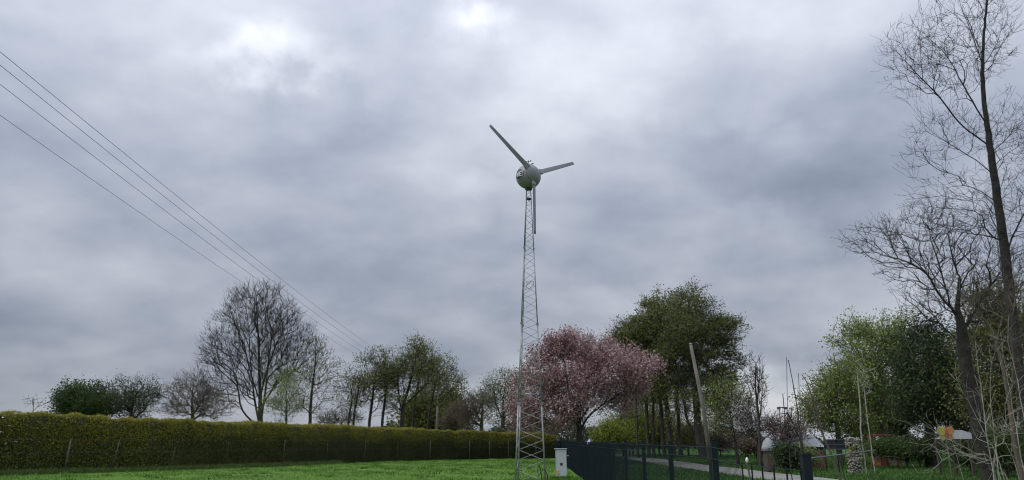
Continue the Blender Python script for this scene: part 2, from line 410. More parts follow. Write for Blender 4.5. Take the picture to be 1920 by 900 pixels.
def tubes(P, par, DR, r, sel, sides):
    e = np.nonzero(sel)[0]
    e = e[par[e] >= 0]
    if not len(e): return np.zeros((0, 3)), np.zeros((0, 4), int)
    p = par[e]
    def frame(d):
        ref = np.where(np.abs(d[:, 2:3]) > .95, np.array([[1., 0, 0]]), np.array([[0, 0, 1.]]))
        a = np.cross(d, ref); a /= np.linalg.norm(a, axis=1)[:, None] + 1e-9
        return a, np.cross(a, d)
    # main child keeps the parent's frame
    best = np.zeros(len(P)); np.maximum.at(best, par[1:], r[1:]); main = r[e] >= best[p] * .999
    d0 = DR[p].copy(); r0 = np.where(main, np.minimum(r[p], r[e] * 1.6), np.minimum(r[p], r[e] * 1.15))
    side = r[e] < r[p] * .8
    d0[side] = DR[e][side]
    a0, b0 = frame(d0); a1, b1 = frame(DR[e])
    # frames flip guard
    fl = (a0 * a1).sum(1) < 0
    a0[fl] *= -1; b0[fl] *= -1
    V = []
    for k in range(sides):
        w = 2 * np.pi * k / sides
        V.append(P[p] + (a0 * np.cos(w) + b0 * np.sin(w)) * r0[:, None])
    for k in range(sides):
        w = 2 * np.pi * k / sides
        V.append(P[e] + (a1 * np.cos(w) + b1 * np.sin(w)) * r[e][:, None])
    V = np.stack(V, 1).reshape(-1, 3); base = (np.arange(len(e)) * 2 * sides)[:, None]
    Fc = []
    for k in range(sides):
        k2 = (k + 1) % sides; Fc.append(np.concatenate([base + k, base + k2, base + sides + k2, base + sides + k], 1))
    return V, np.concatenate(Fc)
def cluster_pts(crowns, Y, depth, n, clump=0, csig=.5, shell=0.0, flat=1.0):
    """points in ellipsoids given by photo pixels (cx, cy, rx, ry [, weight [, dY]])"""
    ws = np.array([c[2] * c[3] * (c[4] if len(c) > 4 else 1) for c in crowns], float); ws /= ws.sum()
    out = []
    for c, q in zip(crowns, ws):
        k = max(1, int(n * q)); dY = c[5] if len(c) > 5 else 0
        C = W(c[0], c[1], Y + dY); s = np.linalg.norm(C - np.array([0, 0, EYE])) / F
        s = (C[1] * CT + (C[2] - EYE) * ST) / F
        def samp(k, e=1.0):
            d = rng.normal(size=(k, 3)); d /= np.linalg.norm(d, axis=1)[:, None]
            rr = rng.uniform(shell, 1, k) ** (1 / 3); return d * rr[:, None] * np.array([c[2] * s, min(depth, c[2] * s * 1.3) if depth else c[2] * s, c[3] * s]) * e + C
        if clump:
            cc = samp(max(2, k // clump)); pts = cc[rng.integers(0, len(cc), k)] + np.clip(rng.normal(0, 1, (k, 3)), -1.8, 1.8) * csig * np.array([1, 1, flat])
        else: pts = samp(k)
        out.append(pts)
    out = np.vstack(out); out[:, 2] = np.maximum(out[:, 2], .35); return out
NT = [0]
def tree(name, label, Y, base_px, trunk, tr, crowns, n=600, depth=None, limbs=(), w=.25, seg=.6, twigs=2, twig_len=.7, rmin=.012, p=.55,
         bark=None, leaf=None, leaf_n=6, leaf_size=.12, leaf_sig=.3, leaf_flat=1.0, clump=0, csig=.6, group=None, cat='tree', shell=0.0,
         up=.35, dn=.5, tw_up=.3, jit=.12, tonebias=0.0, taper=0.0, ls=.9):
    bark = bark or BARK
    B = G(base_px, Y); B[2] = -.03
    root = empty(name, tuple(B), label, cat, group)
    T = [B] + [W(x, y, Y + (q[0] if q else 0)) for (x, y, *q) in trunk]
    LM = [[W(x, y, Y + (q[0] if q else 0)) for (x, y, *q) in l] for l in limbs]
    att = cluster_pts(crowns, Y, depth, n, clump, csig, shell, .6 if clump else 1) if n else np.zeros((0, 3))
    P, par, DR, lead, nt_, n0, tips = grow([T] + LM, att, w, seg, twigs, twig_len, jit, up, dn, tw_up)
    cnt = np.zeros(len(P)); haschild = np.zeros(len(P), bool); haschild[par[par >= 0]] = True
    cnt[~haschild] = 1
    for i in range(len(P) - 1, 0, -1):
        cnt[par[i]] += cnt[i]
    r = tr * (cnt / max(cnt[0], 1)) ** p
    # guarantee taper on given trunk + limbs
    r = np.maximum(r, rmin * (1 + .0 * cnt))
    r[(cnt <= 1)] = rmin
    leadi = np.zeros(len(P), bool); leadi[:len(lead)] = lead
    li = np.nonzero(lead)[0]
    for _ in range(6):
        q = r[li].copy(); q[1:-1] = (q[:-2] + q[1:-1] * 2 + q[2:]) / 4; r[li] = q
    if taper:
        li = np.nonzero(lead)[0]; r[li] *= 1 - taper * np.arange(len(li)) / max(1, len(li) - 1); r = np.maximum(r, rmin)
    r[len(li):nt_] = np.maximum(r[len(li):nt_] * ls, rmin)
    for i in range(1, len(P)):
        if par[i] >= 0: r[i] = min(r[i], r[par[i]] * (.8 if (leadi[par[i]] and not leadi[i]) else 1))
    # slight flare at the base
    if not haschild.any(): pass
    h = P[:, 2]; fl = leadi & (h < B[2] + 1.2); r = r.copy(); r[fl] *= 1 + .35 * (1 - (h[fl] - B[2]) / 1.2)
    thick = leadi & (r > tr * .12)
    V, Fc = tubes(P, par, DR, r, thick, 10)
    if len(V): mk('trunk', V, Fc, bark, root, smooth=True)
    rest = ~thick
    Vs, Fs, off = [], [], 0
    for lo, hi, sd in ((0, .03, 3), (.03, .09, 5), (.09, 9, 8)):
        V, Fc = tubes(P, par, DR, r, rest & (r >= lo) & (r < hi), sd)
        if len(V): Vs.append(V); Fs.append(Fc + off); off += len(V)
    if Vs: mk('branches', np.vstack(Vs), np.vstack(Fs), bark, root, smooth=True)
    if leaf:
        src = np.concatenate([tips, np.arange(nt_, n0)]) if len(tips) else np.arange(nt_, n0)
        L = P[src[rng.integers(0, len(src), int(len(src) * leaf_n))]]
        L = L + np.clip(rng.normal(0, 1, L.shape), -1.7, 1.7) * leaf_sig * np.array([1, 1, leaf_flat])
        L = L[L[:, 2] > .05]
        cl = fbm_grid(L[:, 0] * 1.7 + L[:, 2], L[:, 1] * 1.5 - L[:, 2] * 1.3)
        leaves_at('foliage' if leaf not in ('blossom', 'white') else 'blossom', L, leaf_size, LEAF[leaf], root, kind='stuff', tone=rng.normal(.48 + tonebias, .15, len(L)) + cl * .12 + .22 * fbm_grid(L[:, 0] * .55 + L[:, 2] * .4, L[:, 1] * .6 + L[:, 2] * .8, 2.2))
    NT[0] += 1
    return root

# ---- hedge along the lawn
HP = [(-60, -8), (-44, 10), (-34, 24), (-27.3, 35), (-23.6, 40.3), (-20, 44.5), (-17.6, 49), (-15.4, 54), (-12.3, 62), (-8.5, 69), (-4, 73), (0, 76), (4.6, 78.5)]
HT = [3.3, 3.3, 3.25, 3.12, 3.02, 2.88, 2.82, 2.85, 2.85, 2.75, 2.62, 2.52, 2.42]
def hedge_at(s):
    k = np.clip(s * (len(HP) - 1), 0, len(HP) - 1.0001); i = k.astype(int); f = (k - i)[:, None]
    A = np.array(HP, float); H = np.array(HT)
    p = A[i] * (1 - f) + A[i + 1] * f; h = H[i] * (1 - f[:, 0]) + H[i + 1] * f[:, 0] + .045 * np.sin(s * 61) + .03 * np.sin(s * 143 + 1) + .02 * np.sin(s * 331)
    d = A[i + 1] - A[i]; d /= np.linalg.norm(d, axis=1)[:, None]
    return p, h, np.stack([d[:, 1], -d[:, 0]], 1) * 1.0   # normal towards the lawn (camera side)
HW = 1.7
root = empty('hedge', (HP[6][0], HP[6][1], 0), 'long clipped hedge with yellow green top along the far side of the lawn', 'hedge')
hs = np.linspace(0, 1, 320); p_, h_, n_ = hedge_at(hs)
prof = [(-.18, 0, 0), (-.10, 0, .5), (-.12, 0, .82), (-.22, 0, .93), (-.5, 0, .97), (-HW + .3, 0, .97), (-HW, 0, .9), (-HW, 0, 0)]
V = []
for (o_, _, hh) in prof:
    wob = .05 * np.sin(hs * 210 + o_ * 9) + .04 * np.sin(hs * 517 + hh * 11)
    V.append(np.concatenate([p_ + n_ * (o_ + wob)[:, None], (h_ * hh + wob * .6)[:, None]], 1))
V = np.stack(V, 1); k = len(prof); idx = np.arange(320 * k).reshape(320, k)
FQ = np.stack([idx[:-1, :-1], idx[1:, :-1], idx[1:, 1:], idx[:-1, 1:]], -1).reshape(-1, 4)
HCORE = mat('hedge_core_twigs', (.034, .036, .014), .95, var=.5, scale=5, bump=.8, bscale=12)
mk('core', V.reshape(-1, 3), FQ, HCORE, root)
def hedge_pts(n, face):
    s = .22 + .78 * rng.uniform(0, 1, n); p, h, nn_ = hedge_at(s)
    if face == 'front':
        u = rng.uniform(0, 1, n); z = h * u * .97; off = rng.normal(-.06, .07, n) + .05 * np.sin(s * 210) - .16 * np.clip((u - .8) / .2, 0, 1)
    else:
        off = -rng.uniform(.1, HW, n); z = h * .98 + rng.normal(.0, .05, n) + .05 * np.sin(s * 300 + off * 2); u = np.ones(n)
    return np.concatenate([p + nn_ * off[:, None], z[:, None]], 1), u, s, h
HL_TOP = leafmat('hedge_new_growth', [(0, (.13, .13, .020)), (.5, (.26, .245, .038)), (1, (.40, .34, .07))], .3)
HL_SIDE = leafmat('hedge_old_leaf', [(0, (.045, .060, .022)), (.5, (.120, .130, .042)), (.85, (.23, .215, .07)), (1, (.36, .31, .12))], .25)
P1, u1, s1, h1 = hedge_pts(165000, 'front')
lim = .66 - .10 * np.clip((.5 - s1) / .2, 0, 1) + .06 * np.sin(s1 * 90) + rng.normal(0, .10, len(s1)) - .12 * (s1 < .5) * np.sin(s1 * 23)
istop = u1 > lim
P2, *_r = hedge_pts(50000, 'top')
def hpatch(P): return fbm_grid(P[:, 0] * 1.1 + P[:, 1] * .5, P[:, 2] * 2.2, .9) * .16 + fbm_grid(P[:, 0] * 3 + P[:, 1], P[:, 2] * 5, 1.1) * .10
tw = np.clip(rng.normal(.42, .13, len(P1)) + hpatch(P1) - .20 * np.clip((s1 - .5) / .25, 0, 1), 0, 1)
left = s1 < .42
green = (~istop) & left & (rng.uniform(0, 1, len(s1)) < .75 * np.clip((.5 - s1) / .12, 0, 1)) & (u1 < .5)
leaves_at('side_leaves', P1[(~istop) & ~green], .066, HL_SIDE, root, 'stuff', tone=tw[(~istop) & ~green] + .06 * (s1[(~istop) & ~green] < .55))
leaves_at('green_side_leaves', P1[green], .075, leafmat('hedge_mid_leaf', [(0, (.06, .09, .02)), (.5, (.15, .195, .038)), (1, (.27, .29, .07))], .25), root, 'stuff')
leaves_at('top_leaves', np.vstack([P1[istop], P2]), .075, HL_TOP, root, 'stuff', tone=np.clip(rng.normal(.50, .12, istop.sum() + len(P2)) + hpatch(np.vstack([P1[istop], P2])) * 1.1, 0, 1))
# stray shoots on top
s = .22 + .78 * rng.uniform(0, 1, 5000); p, h, nn_ = hedge_at(s)
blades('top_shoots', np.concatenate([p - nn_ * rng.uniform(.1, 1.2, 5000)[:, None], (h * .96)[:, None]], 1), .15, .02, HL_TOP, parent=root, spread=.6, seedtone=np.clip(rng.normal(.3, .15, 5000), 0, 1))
# white flowers growing through the left end
s = rng.normal(.268, .016, 160); p, h, nn_ = hedge_at(s)
u = np.where(rng.uniform(0, 1, 160) < .6, rng.uniform(.75, 1.0, 160), rng.uniform(.45, .8, 160))
leaves_at('white_flowers', np.concatenate([p + nn_ * .08, (h * u)[:, None]], 1), .13, LEAF['white'], root, 'stuff', elong=1.1)
# rough verge at the hedge foot
s = .22 + .42 * rng.uniform(0, 1, 16000) ** 2.2; p, h, nn_ = hedge_at(s)
VG = leafmat('dry_verge_grass', [(0, (.08, .13, .03)), (.5, (.17, .26, .07)), (1, (.38, .40, .20))], .3)
blades('verge_grass', np.concatenate([p + nn_ * rng.uniform(-.02, .35, 16000)[:, None], np.full((16000, 1), .02)], 1), .30, .018, VG, spread=.45)

# ---- wire fence in front of the hedge
def hedge_s_of_px(px):
    ss = np.linspace(.2, 1, 2000); p, h, nn_ = hedge_at(ss); q = p + nn_ * .16
    sx = 960 + F * q[:, 0] / (q[:, 1] * CT - 1.0 * ST); i = int(np.argmin(np.abs(sx - px))); return q[i], nn_[i]
root = empty('wire_fence', (HP[7][0], HP[7][1], 0), 'old wire fence with thin weathered posts running in front of the hedge', 'fence')
POSTM = mat('weathered_fence_post', (.105, .10, .08), .85, var=.35, scale=5, bump=.3)
for px, r_, hgt, ln in ((123, .05, 1.75, .10), (208, .028, 1.7, .34), (318, .026, 1.35, .26), (426, .018, 1.6, .0), (530, .035, 1.8, .08), (613, .028, 1.8, .0), (683, .03, 1.75, .05), (745, .025, 1.75, 0),
                         (806, .04, 1.75, .02), (880, .045, 1.75, .0), (918, .045, 1.75, 0), (953, .045, 1.75, 0), (1005, .045, 1.75, 0)):
    q, nn_ = hedge_s_of_px(px)
    MB().tube([(q[0], q[1], -.05), (q[0] + ln * .6, q[1], hgt * .5), (q[0] + ln, q[1], hgt)], [r_, r_ * .9, r_ * .8], 7).build('post', POSTM, root, True)
for z in (1.1, 1.72):
    ss = np.linspace(.22, 1, 90); p, h, nn_ = hedge_at(ss); q = p + nn_ * .2
    MB().tube([(a, c, z + .02 * math.sin(i * 1.3)) for i, (a, c) in enumerate(q)], .004, 4).build('wire', WIREM, root)

# ------------------------------------------------------------------ dark mesh fence on the right
root = empty('mesh_fence', (XF(9.34), 9.34, 0), 'anthracite metal mesh fence with square posts along the right of the lawn', 'fence')
kf = 3157.0
ys = [kf / ((1338 - 1000)  + 0)]
inv = [.002959 + .00095 * i for i in range(0, 24)]
Ys = [kf * v for v in inv]               # 9.3 m, then every 3 m
def ftop(Y): return 1.565 + (Y - 9) * .0022
posts = [kf * .001972] + Ys
pm = bpy.data.meshes.new('post')
mb = MB().box((0, 0, .5), (.065, .065, 1.0)); mb.box((0, 0, 1.004), (.073, .073, .012)); pm.from_pydata(mb.v, [], mb.f); pm.materials.append(FENCEM)
for i, Y in enumerate(posts):
    o = bpy.data.objects.new('post', pm); COL.objects.link(o); o.parent = root
    x = XF(Y); hgt = (ftop(Y) + .03) if i else 1.50
    o.location = Vector((x, Y, 0)) - root.location; o.scale = (1.0, 1.0, hgt)
    if i in (0, 1): o.scale = (1.05, 1.05, hgt)
dirf = Vector((.0286, 1, 0)).normalized()
def panel(Y0, Y1, top0, top1, nb, wr, rails, name='mesh_panel', bot=.05):
    mb = MB()
    for j in range(nb + 1):
        t = j / nb; Y = Y0 + .04 + (Y1 - Y0 - .08) * t; x = XF(Y) - .036; top = top0 + (top1 - top0) * t
        V = [(x - wr, Y - wr, bot), (x + wr, Y - wr, bot), (x, Y + wr, bot), (x - wr, Y - wr, top), (x + wr, Y - wr, top), (x, Y + wr, top)]
        mb.add(V, [(0, 1, 4, 3), (1, 2, 5, 4), (2, 0, 3, 5)])
    for z in rails:
        mb.tube([(XF(Y0) - .043, Y0, top0 * z), (XF(Y1) - .043, Y1, top1 * z)], .0034, 4)
    return mb.build(name, FENCEM, root)
RL = (.03, .90, .985)
for i in range(len(Ys) - 1):
    panel(Ys[i], Ys[i + 1], ftop(Ys[i]), ftop(Ys[i + 1]), 60, .0024, RL)
# the panel on the near side of the thick post ends after about 1.2 m, then an open section of rails and thin rods follows
Ya = kf / 392
panel(Ya, Ys[0], 1.525, 1.565, 25, .0024, RL)
panel(posts[0], Ya, 1.40, 1.40, 5, .008, (.25, .62, .80, .985), 'open_rail_panel')
mb = MB().tube([(XF(posts[0]), posts[0], 1.47), (XF(posts[0]) + 1.3, posts[0] + 1.6, 1.52)], .007, 6); mb.build('side_rail', WIREM, root)
# pole standing behind the rails with a pale cap lamp
q = W(1401, 868, 7.9)
root = empty('garden_lamp', (q[0] + .12, 7.9, 0), 'small garden lamp with pale head on a thin stake beside the open rails', 'lamp')
MB().tube([(q[0] + .12, 7.9, 0), (q[0] + .06, 7.9, q[2] * .6), (q[0], 7.9, q[2])], .009, 6).build('stake', POSTM, root)
MB().lathe([(.006, 0), (.013, .008), (.015, .03), (.012, .045), (.004, .055)], tuple(q), n=12).build('lamp_head', WHITE, root, True)
# little oval plate on the fence top
q = W(1104.5, 828, 30.3)
root = empty('oval_plate', tuple(q), 'small oval blue and white plate fixed on top of the dark mesh fence', 'sign')
ax = Vector((-.35, -.93, .1)).normalized()
BLUE = mat('blue_enamel', (.07, .08, .28), .4, var=.05)
def disc(c, ax, rx, rz, m, name, th=.02, par=None, tilt=.3):
    ax = Vector(ax).normalized(); s_ = ax.cross(Vector((0, 0, 1))).normalized(); u_ = s_.cross(ax)
    s2 = s_ * math.cos(tilt) + u_ * math.sin(tilt); u2 = u_ * math.cos(tilt) - s_ * math.sin(tilt)
    n = 20; V = [Vector(c) + s2 * rx * math.cos(2*math.pi*k/n) + u2 * rz * math.sin(2*math.pi*k/n) - ax * th * .5 for k in range(n)]
    V += [v + ax * th for v in V]
    return MB().add(V, [tuple(range(n)), tuple(range(2*n-1, n-1, -1))] + [(k, (k+1) % n, n+(k+1) % n, n+k) for k in range(n)]).build(name, m, par)
disc(q, ax, .085, .14, BLUE, 'plate', .02, root); disc(Vector(q) + ax * .012, ax, .05, .09, WHITE, 'face', .012, root)
MB().tube([tuple(Vector(q) - ax * .015 + Vector((0, 0, -.16))), tuple(Vector(q) - ax * .015 + Vector((0, 0, .02)))], .012, 6).build('bracket', FENCEM, root)

# ------------------------------------------------------------------ wind turbine
TX, TY = .70, 30.0
root = empty('wind_turbine', (TX, TY, 0), 'small grey three bladed wind turbine with ball shaped housing on a lattice tower', 'wind turbine')
SC = Vector((.70, 30.0, 12.52)); SR = .534
A = Vector((.648, -.753, .114)).normalized()
CONC = mat('concrete_footing', (.32, .31, .29), .9, var=.2, scale=4, bump=.3)
MB().box((TX, TY, .03), (2.0, 2.0, .12), R(27)).build('footing', CONC, root, bevel=.02)
b0 = R(25); side0, side1 = 1.28, .20; ztop = 12.0
def legpt(i, z):
    t = z / ztop; s_ = side0 + (side1 - side0) * t; r_ = s_ / math.sqrt(3)
    # triangle with its near side turned so that the third leg stands behind the left one
    ang = [R(210) + b0, R(330) + b0, R(90) + b0][i]
    return Vector((TX - .21 * r_ + r_ * math.cos(ang), TY + r_ * math.sin(ang), z))
joints = [0.09, 3.05, 6.2, 9.35, 12.0]
for i in range(3):
    for j in range(4):
        rr = [.030, .027, .023, .019][j]
        MB().tube([legpt(i, joints[j]), legpt(i, joints[j + 1])], rr, 10).build('leg_tube', GALV, root, True)
        if j:
            d = (legpt(i, 12) - legpt(i, 0)).normalized(); c = legpt(i, joints[j])
            MB().lathe([(rr * 2.1, -.035), (rr * 2.1, -.006), (rr * 1.5, -.005), (rr * 1.5, .005), (rr * 2.1, .006), (rr * 2.1, .035)], c, d, 12).build('flange', GALV, root)
    MB().box(legpt(i, .10), (.2, .2, .02), b0).build('foot_plate', GALV, root)
braces = {}
for f_, (i, j) in enumerate(((0, 1), (1, 2), (2, 0))):
    z = .14; k = 0
    while z < 11.85:
        h_ = .385 - .15 * (z / 12) if z < 11 else .18
        z2 = min(z + h_, 11.92)
        a, c = (i, j) if k % 2 == 0 else (j, i)
        MB().tube([legpt(a, z), legpt(c, z2)], .0095 if z < 6 else .008, 5).build('brace', GALV, root)
        z = z2 + .012; k += 1
# top adapter under the ball
MB().box((TX, TY, 11.52), (.20, .17, .06), b0).build('collar', mat('dark_steel', (.07, .075, .08), .5, .4), root)
MB().lathe([(.15, 11.93), (.15, 11.98), (.09, 11.985), (.09, 12.2)], (TX, TY, 0), n=20).build('yaw_bearing', bpy.data.materials['dark_steel'], root, True)
# cable at the foot
MB().tube([(1.13, 29.55, .1), (1.10, 29.45, .5), (1.02, 29.4, .78), (.96, 29.4, .6), (1.0, 29.35, .35), (1.1, 29.3, .55), (1.22, 29.3, .62), (1.33, 29.4, .4), (1.38, 29.6, .05)], .017, 6).build('cable', BLACK, root, True)
c1 = [W(987, 536, 29.6), W(995, 528, 29.5), W(1000, 527, 29.55), W(1001, 534, 29.55), W(994, 540, 29.5), W(985, 543, 29.55), W(989, 530, 29.6)]
MB().tube([tuple(q) for q in c1], .010, 5).build('loose_cable', BLACK, root, True)
SEAM = .62
def ballprof(x0, x1, n, R_=SR): return [(R_ * math.sqrt(max(0, 1 - t * t)) if abs(t) < 1 else .0005, R_ * t) for t in [math.sin(math.asin(x0) + (math.asin(x1) - math.asin(x0)) * i / n) for i in range(n + 1)]]
MB().lathe([(.002, -SR)] + ballprof(-.9995, SEAM - .012, 40), SC, A, 64).build('housing', TURB, root, True)
MB().lathe([(SR * .74, SR * (SEAM - .03)), (SR * .74, SR * (SEAM + .03))], SC, A, 48).build('seam_ring', BLACK, root, True)
MB().lathe(ballprof(SEAM + .012, .9995, 20, SR * .992) + [(.002, SR * .992)], SC, A, 64).build('spinner', TURB, root, True)
c = SC + (A * .90 + Vector((0, 0, -.1))).normalized() * SR
# blades
r0 = Vector((1, 0, 0)); u0 = Vector((0, -math.sin(R(20)), math.cos(R(20)))); v0 = Vector((0, math.cos(R(20)), math.sin(R(20))))
d1 = (-.641 * r0 + .718 * u0 - .272 * v0); d1 = (d1 - A * d1.dot(A)).normalized()
RC = SC + A * SR * .655
for k in range(3):
    d = (Matrix.Rotation(R(120) * k, 3, A) @ d1).normalized(); ch = d.cross(A).normalized()
    V = []; n = 14; NS = 16
    for i in range(NS + 1):
        t = i / NS; s_ = .36 + (2.79 - .36) * t; cw = .240 - .095 * t; th = .046 - .030 * t; tw = R(20 - 14 * t)
        if i == NS: cw *= .93
        for j in range(n):
            w_ = 2 * math.pi * j / n; x = math.cos(w_) * cw / 2; y = math.sin(w_) * th / 2 * (1 + .5 * math.cos(w_)) + .004 * math.cos(w_ * 2)
            x2 = x * math.cos(tw) - y * math.sin(tw); y2 = x * math.sin(tw) + y * math.cos(tw)
            V.append(RC + d * s_ + ch * x2 + A * y2)
    Fc = [(i * n + j, i * n + (j + 1) % n, (i + 1) * n + (j + 1) % n, (i + 1) * n + j) for i in range(NS) for j in range(n)] + [tuple(range(n))[::-1], tuple(NS * n + j for j in range(n))]
    bl = mk('blade', V, Fc, BLADE, root, smooth=True)
    M = Matrix((ch, A, d)).transposed()
    MB().box(RC + d * .46 + A * .0, (.25, .08, .16), M=M @ Matrix.Rotation(R(18), 3, 'Z')).build('blade_root', TURB, root, bevel=.012)
# emblem on the side of the housing
LC = Vector((-.70 * r0 + .215 * u0 - .68 * v0)); LC = (LC - A * LC.dot(A)).normalized()
Lr = Vector((0, 0, 1)); Lu = (Lr - LC * Lr.dot(LC)).normalized(); Lx = Lu.cross(LC).normalized()
def on_ball(x, y, lift): return SC + (LC + Lx * (x / SR) + Lu * (y / SR)).normalized() * (SR + lift)
def strip(polys, lift, m, name, th=.004):
    """polys: list of quads strokes (x0,y0,x1,y1,width), subdivided and laid over the ball"""
    mb = MB()
    for (x0, y0, x1, y1, w_) in polys:
        L = math.hypot(x1 - x0, y1 - y0); nx, ny = -(y1 - y0) / L * w_ / 2, (x1 - x0) / L * w_ / 2; N = 6; V = []
        for i in range(N + 1):
            t = i / N; x = x0 + (x1 - x0) * t; y = y0 + (y1 - y0) * t
            V += [on_ball(x - nx, y - ny, lift), on_ball(x + nx, y + ny, lift), on_ball(x - nx, y - ny, lift - th), on_ball(x + nx, y + ny, lift - th)]
        f = []
        for i in range(N):
            a = i * 4; c_ = a + 4; f += [(a, c_, c_ + 1, a + 1), (a, a + 2, c_ + 2, c_), (a + 1, c_ + 1, c_ + 3, a + 3)]
        f += [(0, 1, 3, 2), (N * 4, N * 4 + 2, N * 4 + 3, N * 4 + 1)]
        mb.add(V, f)
    return mb.build(name, m, root)
ER = .262
mb = MB(); V = [on_ball(0, 0, .004)]; NR, NK = 6, 40
for i in range(1, NR + 1):
    for k in range(NK): V.append(on_ball(ER * i / NR * math.cos(2 * math.pi * k / NK), ER * i / NR * math.sin(2 * math.pi * k / NK), .004))
f = [(0, 1 + k, 1 + (k + 1) % NK) for k in range(NK)] + [(1 + (i - 1) * NK + k, 1 + i * NK + k, 1 + i * NK + (k + 1) % NK, 1 + (i - 1) * NK + (k + 1) % NK) for i in range(1, NR) for k in range(NK)]
mb.add(V, f).build('emblem_disc', NAVY, root)
arc = [(.222 * math.cos(R(a)), .222 * math.sin(R(a)), .222 * math.cos(R(a + 9)), .222 * math.sin(R(a + 9)), .016) for a in range(-120, 40, 9)]
strip(arc, .010, WHITE, 'emblem_ring')
H = .112
strip([(-0.1755, H, -0.1365, -H * .7, 0.0338), (-0.1365, -H * .7, -0.0936, H * .75, 0.0338), (-0.0936, H * .75, -0.0520, -H * .7, 0.0338), (-0.0520, -H * .7, -0.0130, H, 0.0338),
       (-0.1365, -H * .78, -0.1358, -H * .62, 0.0520)], .012, WHITE, 'emblem_letter_w')
strip([(0.0455, H, 0.0455, -H * .85, 0.0364), (0.0390, H * .85, 0.1625, H * .95, 0.0312), (0.0390, .0, 0.1430, .008, 0.0286), (0.0390, -H * .78, 0.1625, -H * .70, 0.0312)], .014, WHITE, 'emblem_letter_e')
# wind sensor on top
T = SC + Vector((0.0, 0, SR)); 
MB().tube([T + Vector((0, .05, -.03)), T + Vector((0, .05, .16))], .014, 6).build('sensor_mast', BLACK, root)
mb = MB().tube([T + Vector((-.11, .05, .17)), T + Vector((0, .05, .155)), T + Vector((.10, .05, .20))], .010, 5)
for q in (T + Vector((-.11, .05, .17)), T + Vector((.10, .05, .20)), T + Vector((0, -.04, .15))): mb.lathe([(.004, -.03), (.03, -.01), (.033, .02), (.01, .03)], q, (1, 0, 0), 8)
mb.build('anemometer', BLACK, root)
MB().tube([T + Vector((.05, .02, -.02)), T + Vector((.14, .02, .05)), T + Vector((.22, .02, .07))], [.012, .02, .028], 6).build('wind_vane', BLACK, root)

# ------------------------------------------------------------------ control cabinet
CY = 33.0; cx0 = W(1052, 868, CY)
root = empty('control_cabinet', (cx0[0], CY, 0), 'white electrical cabinet on legs standing on the lawn beside the mesh fence', 'cabinet')
z0, z1 = W(1052, 894, CY)[2], W(1052, 842, CY)[2]; wd = .44; rz = R(4)
X = cx0[0]; hz = z1 - z0
MB().box((X, CY + .1, (z0 + z1) / 2), (wd, .30, hz), rz).build('body', mat('grey_cabinet_side', (.22, .23, .22), .5, 0, var=.06), root, bevel=.008)
MB().box((X + .016, CY - .066, (z0 + z1) / 2), (wd - .015, .03, hz - .03), rz).build('door', CAB, root, bevel=.006)
MB().box((X - .01, CY + .08, z1 + .012), (wd + .07, .40, .022), rz).build('roof', CAB, root, bevel=.005)
def cabp(dx, dy, z): return (X + dx * math.cos(rz) - dy * math.sin(rz), CY + .1 + dx * math.sin(rz) + dy * math.cos(rz), z)
MB().box(cabp(-.005, -.186, (z0 + z1) / 2 - .05), (.10, .014, .10), rz).build('lock_plate', BLACK, root)
MB().box(cabp(-wd / 2 + .075, -.187, z0 + .17), (.085, .010, .16), rz).build('sticker', ORANGE, root)
MB().box((X + wd / 2 + .05, CY - .02, z1 - .27), (.12, .03, .028), rz).build('handle', CAB, root)
for sx in (-1, 1):
    for sy in (0, .2): MB().box((X + sx * (wd / 2 - .04), CY + sy, z0 / 2), (.035, .035, z0 + .02)).build('leg', GALV, root)
for q in (-.05, .05, .12): MB().tube([(X + q, CY - .03, z0 + .02), (X + q * 1.6 + .02, CY - .06, z0 * .6), (X + q * .7, CY, 0)], .016, 6).build('cable', BLACK, root, True)

fx = np.concatenate([rng.normal(X, .28, 1500), rng.normal(.6, .75, 2600)]); fy = np.concatenate([rng.normal(CY + .1, .22, 1500), rng.normal(30, .8, 2600)])
okf = fx < XF(fy) - .1
blades('uncut_grass', np.stack([fx, fy, np.full(len(fx), .04)], 1)[okf], .20, .022, GLEAF, spread=.35)
# ------------------------------------------------------------------ power line
PY = 110.0
ptop = W(822, 727, PY); pb = G(818, PY)
root = empty('utility_pole', (pb[0], PY, 0), 'pale wooden utility pole with crossarm among the trees behind the hedge', 'utility pole')
MB().tube([(pb[0], PY, -.3), (pb[0], PY, 4), (ptop[0], PY, ptop[2])], [.20, .17, .13], 10).build('pole', WOODPOLE, root, True)
MB().box((ptop[0], PY - .2, ptop[2] - .35), (2.3, .12, .12)).build('crossarm', WOODPOLE, root)
WX = [-.95, -.35, .35, .95]
for i, q in enumerate(WX):
    MB().lathe([(.03, 0), (.07, .05), (.04, .1), (.07, .15), (.03, .2)], (ptop[0] + q, PY - .2, ptop[2] - .29), n=8).build('insulator', GALV, root, True)
WL = [((0, 216), (674, 668), (450, 533), 'lowest of the dark overhead power lines crossing the left sky'),
      ((0, 158), (688, 666), (430, 497), 'second lowest overhead power line crossing the left sky'),
      ((0, 122), (696, 661), (400, 450), 'second highest overhead power line crossing the left sky'),
      ((0, 97), (705, 656), (213, 273), 'highest of the overhead power lines crossing the left sky')]
